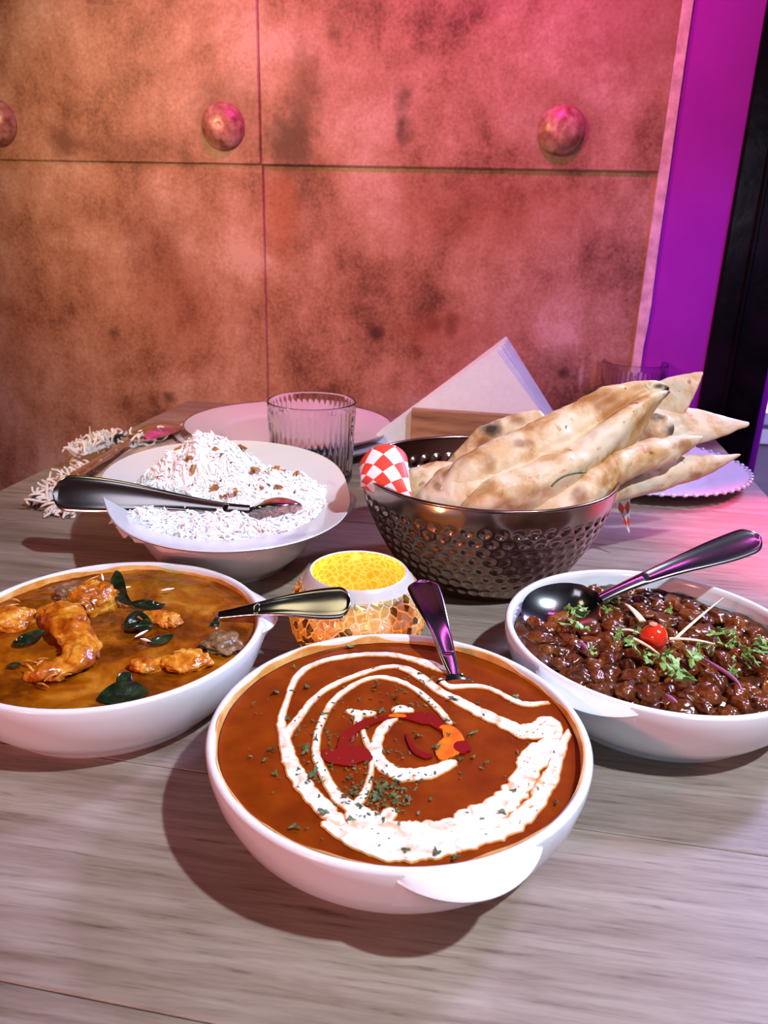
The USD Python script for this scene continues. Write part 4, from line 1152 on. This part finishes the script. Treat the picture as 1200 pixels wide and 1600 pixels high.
naan('browned naan with a scorched bump lying at the back left of the heap', [(690, 760, Y0 + .020, .012), (728, 724, Y0 + .030, .018), (766, 692, Y0 + .032, .022), (810, 672, Y0 + .034, .022), (850, 655, Y0 + .036, .010)], .011, .5, np.array([-.2, -.6, .75]), 6,
     [(768, 671, Y0 + .032, 18, 13, CHAR, .95), (757, 697, Y0 + .03, 16, 18, BROWN, .9), (806, 655, Y0 + .034, 14, 8, BROWN, .8)], .003)
naan('small rounded pale naan end against the checked paper', [(612, 800, Y0 - .030, .010), (630, 770, Y0 - .026, .015), (657, 752, Y0 - .020, .020), (692, 745, Y0 - .015, .020), (730, 748, Y0 - .015, .012)], .016, .8, np.array([-.25, -.55, .8]), 7, [(640, 745, Y0 - .02, 8, 6, TOAST, .5)], .003)
naan('glossy folded naan lump at the front left of the basket', [(648, 824, Y0 - .050, .012), (668, 792, Y0 - .054, .018), (692, 772, Y0 - .055, .023), (728, 757, Y0 - .052, .026), (765, 745, Y0 - .046, .020), (790, 740, Y0 - .044, .007)], .015, .6, np.array([-.2, -.62, .75]), 8,
     [(700, 742, Y0 - .05, 13, 5, BROWN, .8), (735, 726, Y0 - .048, 16, 6, BROWN, .75), (760, 732, Y0 - .045, 14, 6, TOAST, .8), (684, 760, Y0 - .055, 7, 5, BROWN, .7)], .003)
def big_fold(u, t):
    f = .0055 * np.exp(-((u + .52) / .30) ** 2) - .0040 * np.exp(-((u - (.02 + .12 * t)) / .13) ** 2) + .0065 * np.exp(-((u - .52) / .30) ** 2)
    f = f - .016 * np.clip(u - .72, 0, 1) ** 1.3 / .2 - .010 * np.clip(-u - .74, 0, 1) / .26
    return f * (1 - .75 * max(0, t - .75) / .25)


naan('largest puffed naan with black charred tip rising to the upper right', [(690, 818, Y0 - .060, .018), (722, 778, Y0 - .060, .027), (755, 752, Y0 - .054, .031), (805, 730, Y0 - .042, .0345), (862, 702, Y0 - .026, .0365), (905, 676, Y0 - .010, .0330), (950, 648, Y0 + .004, .0265), (992, 622, Y0 + .016, .0200), (1020, 612, Y0 + .022, .0125), (1043, 612, Y0 + .026, .0035)], .0085, .22, FACE, 9,
     [(818, 695, Y0 - .04, 18, 7, BROWN, .8), (836, 684, Y0 - .035, 14, 5, TOAST, .9), (785, 705, Y0 - .045, 20, 14, TOAST, .8), (975, 612, Y0 + .012, 18, 10, TOAST, .7), (860, 640, Y0 - .02, 26, 9, TOAST, .6), (765, 722, Y0 - .05, 9, 12, BROWN, .5),
      (1042, 616, Y0 + .026, 14, 16, CHAR, 1.0), (1028, 603, Y0 + .022, 11, 4, CHAR, .9), (778, 778, Y0 - .06, 8, 6, TOAST, .7), (782, 748, Y0 - .05, 12, 5, TOAST, .7), (850, 762, Y0 - .035, 14, 7, TOAST, .5), (925, 618, Y0, 8, 4, BROWN, .5)], .0032, big_fold)
BITS = sorted(((1010, 607, Y0 - .006, .0038, 0), (992, 590, Y0 + .008, .0022, 0), (757, 671, Y0 + .02, .0012, 0), (884, 670, Y0 - .065, .0016, 0), (990, 644, Y0 - .02, .0010, 0), (935, 658, Y0 - .05, .0010, 0)))
for i, (x, y, Y, s, up_) in enumerate(BITS):
    single('coriander_bit', flake(WY(x, y, Y), s, i * 1.3, 5000 + i, .9, 3, .0003), HERBF, f'green coriander leaf bit stuck on the naan heap, {ORD[i]} from the left', 'herb', 'coriander on the naan', smooth=False)
single('herb_sprig', tube([WY(862, 760, Y0 - .105), WY(878, 746, Y0 - .100), WY(895, 740, Y0 - .095), WY(915, 738, Y0 - .085)], .0007, 6, 14), HERB, 'thin dark green herb stem curved across the front naan', 'herb', smooth=True)

# ================================================================== plates and tumblers
PLATE = plain('plate_glaze', (.58, .55, .62), .18, specular_ior_level=.5)
SILV = plain('silver_rim', (.55, .50, .48), .15, metallic=1.0)


def plate(name, label, c, R, z0, group=None, rim=None, beads=0, scallop=0.0):
    prof = [(0, .0035), (.60, .0035), (.66, .006), (.72, .0095), (.985, .0150), (.998, .0156), (1.0, .0150), (.985, .0138), (.72, .0070), (.62, .0), (.55, .0), (.54, .0015), (0, .0015)]
    t = Thing(name, label, 'plate', (c[0], c[1], z0), group)
    m = lathe([(r * R, z) for r, z in prof], (c[0], c[1], z0), 144)
    if scallop:
        v = np.array(m.vertices); d = v[:, :2] - np.array(c[:2]); r = np.hypot(*d.T); a = np.arctan2(d[:, 1], d[:, 0])
        k = np.where(r > .9 * R, 1 + scallop * np.cos(a * beads), 1); v[:, :2] = np.array(c[:2]) + d * k[:, None]; m.vertices = v
    t.part('plate_body', m, PLATE, 40)
    if rim:
        ring = trimesh.creation.torus(R * .998, .0011, 144, 8); ring.apply_translation((c[0], c[1], z0 + .0152)); t.part('rim_band', ring, rim, True, 'thin shiny rim band')
    if beads:
        for k in range(beads):
            a = 2 * PI * k / beads
            if math.sin(a) > .75:
                continue
            t.part('bead', blob((c[0] + R * 1.0 * math.cos(a), c[1] + R * 1.0 * math.sin(a), z0 + .0152), (.0028, .0028, .0020), k, .02, 1, 1), PLATE, True)
    return t


lpc = W(452, 660, .024)
plate('dinner_plate', 'lower dark rimmed plate stacked under the white plate behind the rice', (lpc[0], lpc[1] - .002), .146, 0, rim=SILV)
plate('dinner_plate', 'upper white plate of the stack behind the rice bowl', (lpc[0], lpc[1]), .134, .0085, rim=SILV)
rpc = W(996, 722, .015)
plate('dinner_plate', 'violet lit plate with beaded rim under the naan tips at the right', (rpc[0], rpc[1]), .123, 0, beads=64)

GLASS = mat('ribbed_clear_glass', {'p': ('principled_bsdf', {'base_color': (.97, .93, .96), 'roughness': .02, 'ior': 1.45, 'transmission_weight': 1.0})}, [])


def tumbler(label, px, py, h=.10, R=.045, ribs=44):
    c = W(px, py, h)
    nt = ribs * 6; a = np.linspace(0, 2 * PI, nt, endpoint=False)
    rib = np.abs(np.cos(a * ribs / 2)) ** .7
    zo = [0, .0015, .004, .5 * h, h - .010, h - .007, h - .001, h]
    ro = [R * .86, R * .90, R * .915, R * .955, R * .985, R * .99, R, R - .0006]
    kr = [.2, .6, 1, 1, 1, .0, 0, 0]
    zi = [h, h - .0012, h * .5, .014, .010, .0092]
    ri = [R - .0016, R - .0022, R * .955 - .0030, R * .92 - .003, R * .87 - .003, .001]
    rows = [np.c_[0 * a, 0 * a, 0 * a + 0]] + [np.c_[(r + .0012 * k * (rib - .7)) * np.cos(a), (r + .0012 * k * (rib - .7)) * np.sin(a), 0 * a + z] for r, z, k in zip(ro, zo, kr)] + [np.c_[r * np.cos(a), r * np.sin(a), 0 * a + z] for r, z in zip(ri, zi)] + [np.c_[0 * a, 0 * a, 0 * a + .0092]]
    g = np.array(rows); K = len(g); b = (np.arange(nt) + 1) % nt; i_ = np.arange(nt)
    f = np.vstack([np.vstack([np.c_[k * nt + i_, k * nt + b, (k + 1) * nt + b], np.c_[k * nt + i_, (k + 1) * nt + b, (k + 1) * nt + i_]]) for k in range(K - 1)])
    m = trimesh.Trimesh(g.reshape(-1, 3) + [c[0], c[1], 0.0003], f, process=False)
    single('tumbler', m, GLASS, label, 'glass', 'ribbed tumblers', smooth=True)


tumbler('ribbed clear glass tumbler behind the rice bowl', 487, 626, .0885, .0478)
tumbler('ribbed glass tumbler behind the naan tips near the purple pillar', 993, 566)

# ================================================================== napkin holder with triangular napkins
OAK = noisy('oak_board', [(.3, (.12, .05, .02)), (.45, (.25, .12, .055)), (.6, (.34, .18, .085)), (.75, (.42, .25, .13))], 6, .5, 6, stretch=(YAW, (1.0, 6.0, 14.0)), distortion=.4)
NAP = noisy('paper_napkin', [(.3, (.66, .65, .67)), (.7, (.71, .70, .72))], 160, .8, 3, .2, 300, .0006)
hb = W(738, 645, .062); hv0 = float(hb @ EN); hu0 = float(W(642, 640, .062) @ EX)
hold = Thing('napkin_holder', 'brown wooden board holder clasping paper napkins behind the basket', 'napkin holder', hb * [1, 1, 0])


def tb(u0_, u1_, v0_, v1_, z0_, z1_, bev):
    return frame(box((u0_, v0_, z0_), (u1_, v1_, z1_), bev), (0, 0, 0), EX, EN, EZ)


hold.part('front_board', tb(hu0, hu0 + .165, hv0, hv0 + .009, .006, .062, .001), OAK, False)
hold.part('back_board', tb(hu0, hu0 + .165, hv0 + .052, hv0 + .061, .006, .062, .001), OAK, False)
hold.part('base', tb(hu0, hu0 + .165, hv0, hv0 + .061, 0, .0055, .001), OAK, False)
npk = WP(790, 527, EN, hv0 + .034); nl = WP(576, 690, EN, hv0 + .02); nr_ = WP(905, 690, EN, hv0 + .02)
pu, pz = float(npk @ EX), float(npk[2]); lu = float(nl @ EX); lz = max(.012, float(nl[2])); ru = float(nr_ @ EX)
r8 = np.random.default_rng(3)
NN = 11
for i in range(NN):
    d = hv0 + .0105 + i * .0037
    sh = (i - NN / 2) * .0006; top = pz - .012 + .012 * i / (NN - 1) - .0008 * r8.uniform(0, 1)
    puu = pu - .008 + .008 * i / (NN - 1) + r8.normal() * .0006
    tri = Polygon([(lu + sh + r8.normal() * .001 + .004 * (NN - i) / NN, lz + r8.uniform(0, .003)), (ru + sh, .012), (puu, top)])
    tri = tri.buffer(-.0012).buffer(.0012)
    m = trimesh.creation.extrude_polygon(tri, .0026, engine='earcut')
    single('napkin', frame(m, EN * d, EX, EZ, EN), NAP, f'white folded paper napkin in the wooden holder, {ORD[i]} from the front' if 0 < i < NN - 1 else ('frontmost white folded napkin right behind the wooden front board' if i == 0 else 'rearmost and tallest white folded napkin in the wooden holder'), 'napkin', 'napkins in the holder', smooth=False)

# ================================================================== fringed cloth left of the rice bowl, with a spoon on it
CLOTH = noisy('woven_cloth', [(.35, (.46, .30, .22)), (.65, (.62, .46, .37))], 8, .85, 3, .5, 500, .001, stretch=(math.radians(40), (1, 30, 1)))
YARN = noisy('fringe_yarn', [(.3, (.62, .52, .45)), (.7, (.80, .72, .66))], 200, .9)
BYARN = plain('black_yarn', (.012, .010, .012), .8)
ck = W(190, 735, 0)
cloth = Thing('fringed_cloth', 'folded striped cloth with cream tasselled fringe beside the rice bowl', 'cloth', ck)
P1, P2 = W(120, 778, 0), W(225, 690, 0); ax = (P2 - P1); axn = ax / np.linalg.norm(ax); sd = np.cross(axn, EZ)
for k, (o0, o1, zz_) in enumerate(((-.004, .075, .0025), (.001, .07, .0065), (.007, .065, .0105))):
    v0_ = box((0, -o1, zz_ - .0019), (np.linalg.norm(ax), -o0, zz_ + .0019), .0013)
    cloth.part('fold', frame(v0_, P1, axn, -sd, EZ), CLOTH if k != 1 else noisy('cloth_stripe', [(.35, (.30, .14, .10)), (.65, (.42, .24, .17))], 40, .9), 30)
r9 = np.random.default_rng(77)


def fringe(px0, px1, zc, n, L, seed, spread=.006, dirv=None):
    out = []
    A, B = W(*px0, zc), W(*px1, zc)
    for i in range(n):
        t = r9.uniform(0, 1); p = A + (B - A) * t
        d = (dirv if dirv is not None else -sd) + r9.normal(size=3) * [.45, .45, .25]; d /= np.linalg.norm(d)
        q = [p, p + d * L * .35 + r9.normal(size=3) * .0016 + [0, 0, .002], p + d * L * .7 + r9.normal(size=3) * .0025, p + d * L + r9.normal(size=3) * .003 - [0, 0, .001]]
        q = [np.array([x[0], x[1], max(x[2], .0020)]) for x in q]
        out.append(tube(q, [.0011, .0014, .0014, .0010], 6, 9))
    return cat(*out)


lft = np.array([-.9, .25, 0.15])
cloth.part('tassel', fringe((150, 735), (75, 785), .008, 150, .022, 1, dirv=lft), YARN, True, 'cream yarn tassel')
cloth.part('tassel', fringe((125, 715), (185, 690), .016, 150, .021, 2, dirv=np.array([-.5, .5, .35])), YARN, True, 'cream yarn tassel')
cloth.part('tassel', fringe((205, 700), (236, 690), .014, 36, .022, 3, dirv=np.array([.2, .75, .35])), YARN, True, 'wispy cream yarn tassel')
cloth.part('tassel', fringe((90, 795), (125, 800), .004, 24, .014, 4, dirv=np.array([-.6, -.4, 0])), YARN, True, 'cream yarn tassel')
cloth.part('tassel', fringe((178, 688), (184, 694), .018, 6, .012, 5, dirv=np.array([.0, .3, .8])), BYARN, True, 'black yarn tassel')
cloth.part('tassel', fringe((78, 775), (72, 785), .006, 12, .012, 6, dirv=np.array([-.9, .0, .1])), BYARN, True, 'black yarn tassel')
nk, tp = W(205, 688, .022), W(278, 664, .022)
sp = Thing('spoon', 'spoon reflecting dark red lying on the fringed cloth beside the plates', 'spoon', (nk[0], nk[1], .012))
sp.part('bowl', spoon_bowl(nk, tp, np.array([0, .1, -1]), .021, .010), STEEL, 40)
e1 = nk + (nk - tp) / np.linalg.norm(nk - tp) * .10 + np.array([.02, -.05, -.004])
sp.part('handle', spoon_handle([e1, nk * .5 + e1 * .5, nk], [.009, .006, .0036], [.0014, .0015, .0017], EZ, 40), STEEL, 40)

# ================================================================== seat and shelf seen in the room beyond
SEAT = plain('pale_vinyl', (.62, .60, .78), .35)
ch = Thing('chair', 'blurred pale violet chair in the room past the black post', 'chair', (1.42, 2.75, -.75))
ch.part('seat', box((1.15, 2.5, -.32), (1.65, 3.0, -.24), .02), SEAT, 30)
ch.part('backrest', box((1.15, 2.98, -.24), (1.65, 3.05, .22), .02), SEAT, 30)
for x in (1.18, 1.62):
    for y in (2.53, 2.97):
        ch.part('leg', box((x - .02, y - .02, -.75), (x + .02, y + .02, -.32), .004), SEAT, 30)
bar = Thing('bar_counter', 'blurred distant counter with cyan and orange bands past the black post', 'counter', (2.2, 4.2, -.75))
bar.part('front', box((1.5, 4.0, -.75), (3.6, 4.4, .12), .01), plain('counter_grey', (.40, .40, .42), .5), 30)
bar.part('orange_band', box((1.48, 3.96, .13), (3.62, 4.4, .19), .004), plain('counter_orange', (.75, .26, .04), .4), 30)
bar.part('cyan_band', box((1.48, 3.96, .195), (3.62, 4.4, .28), .004), plain('counter_cyan', (.25, .75, .85), .4), 30)
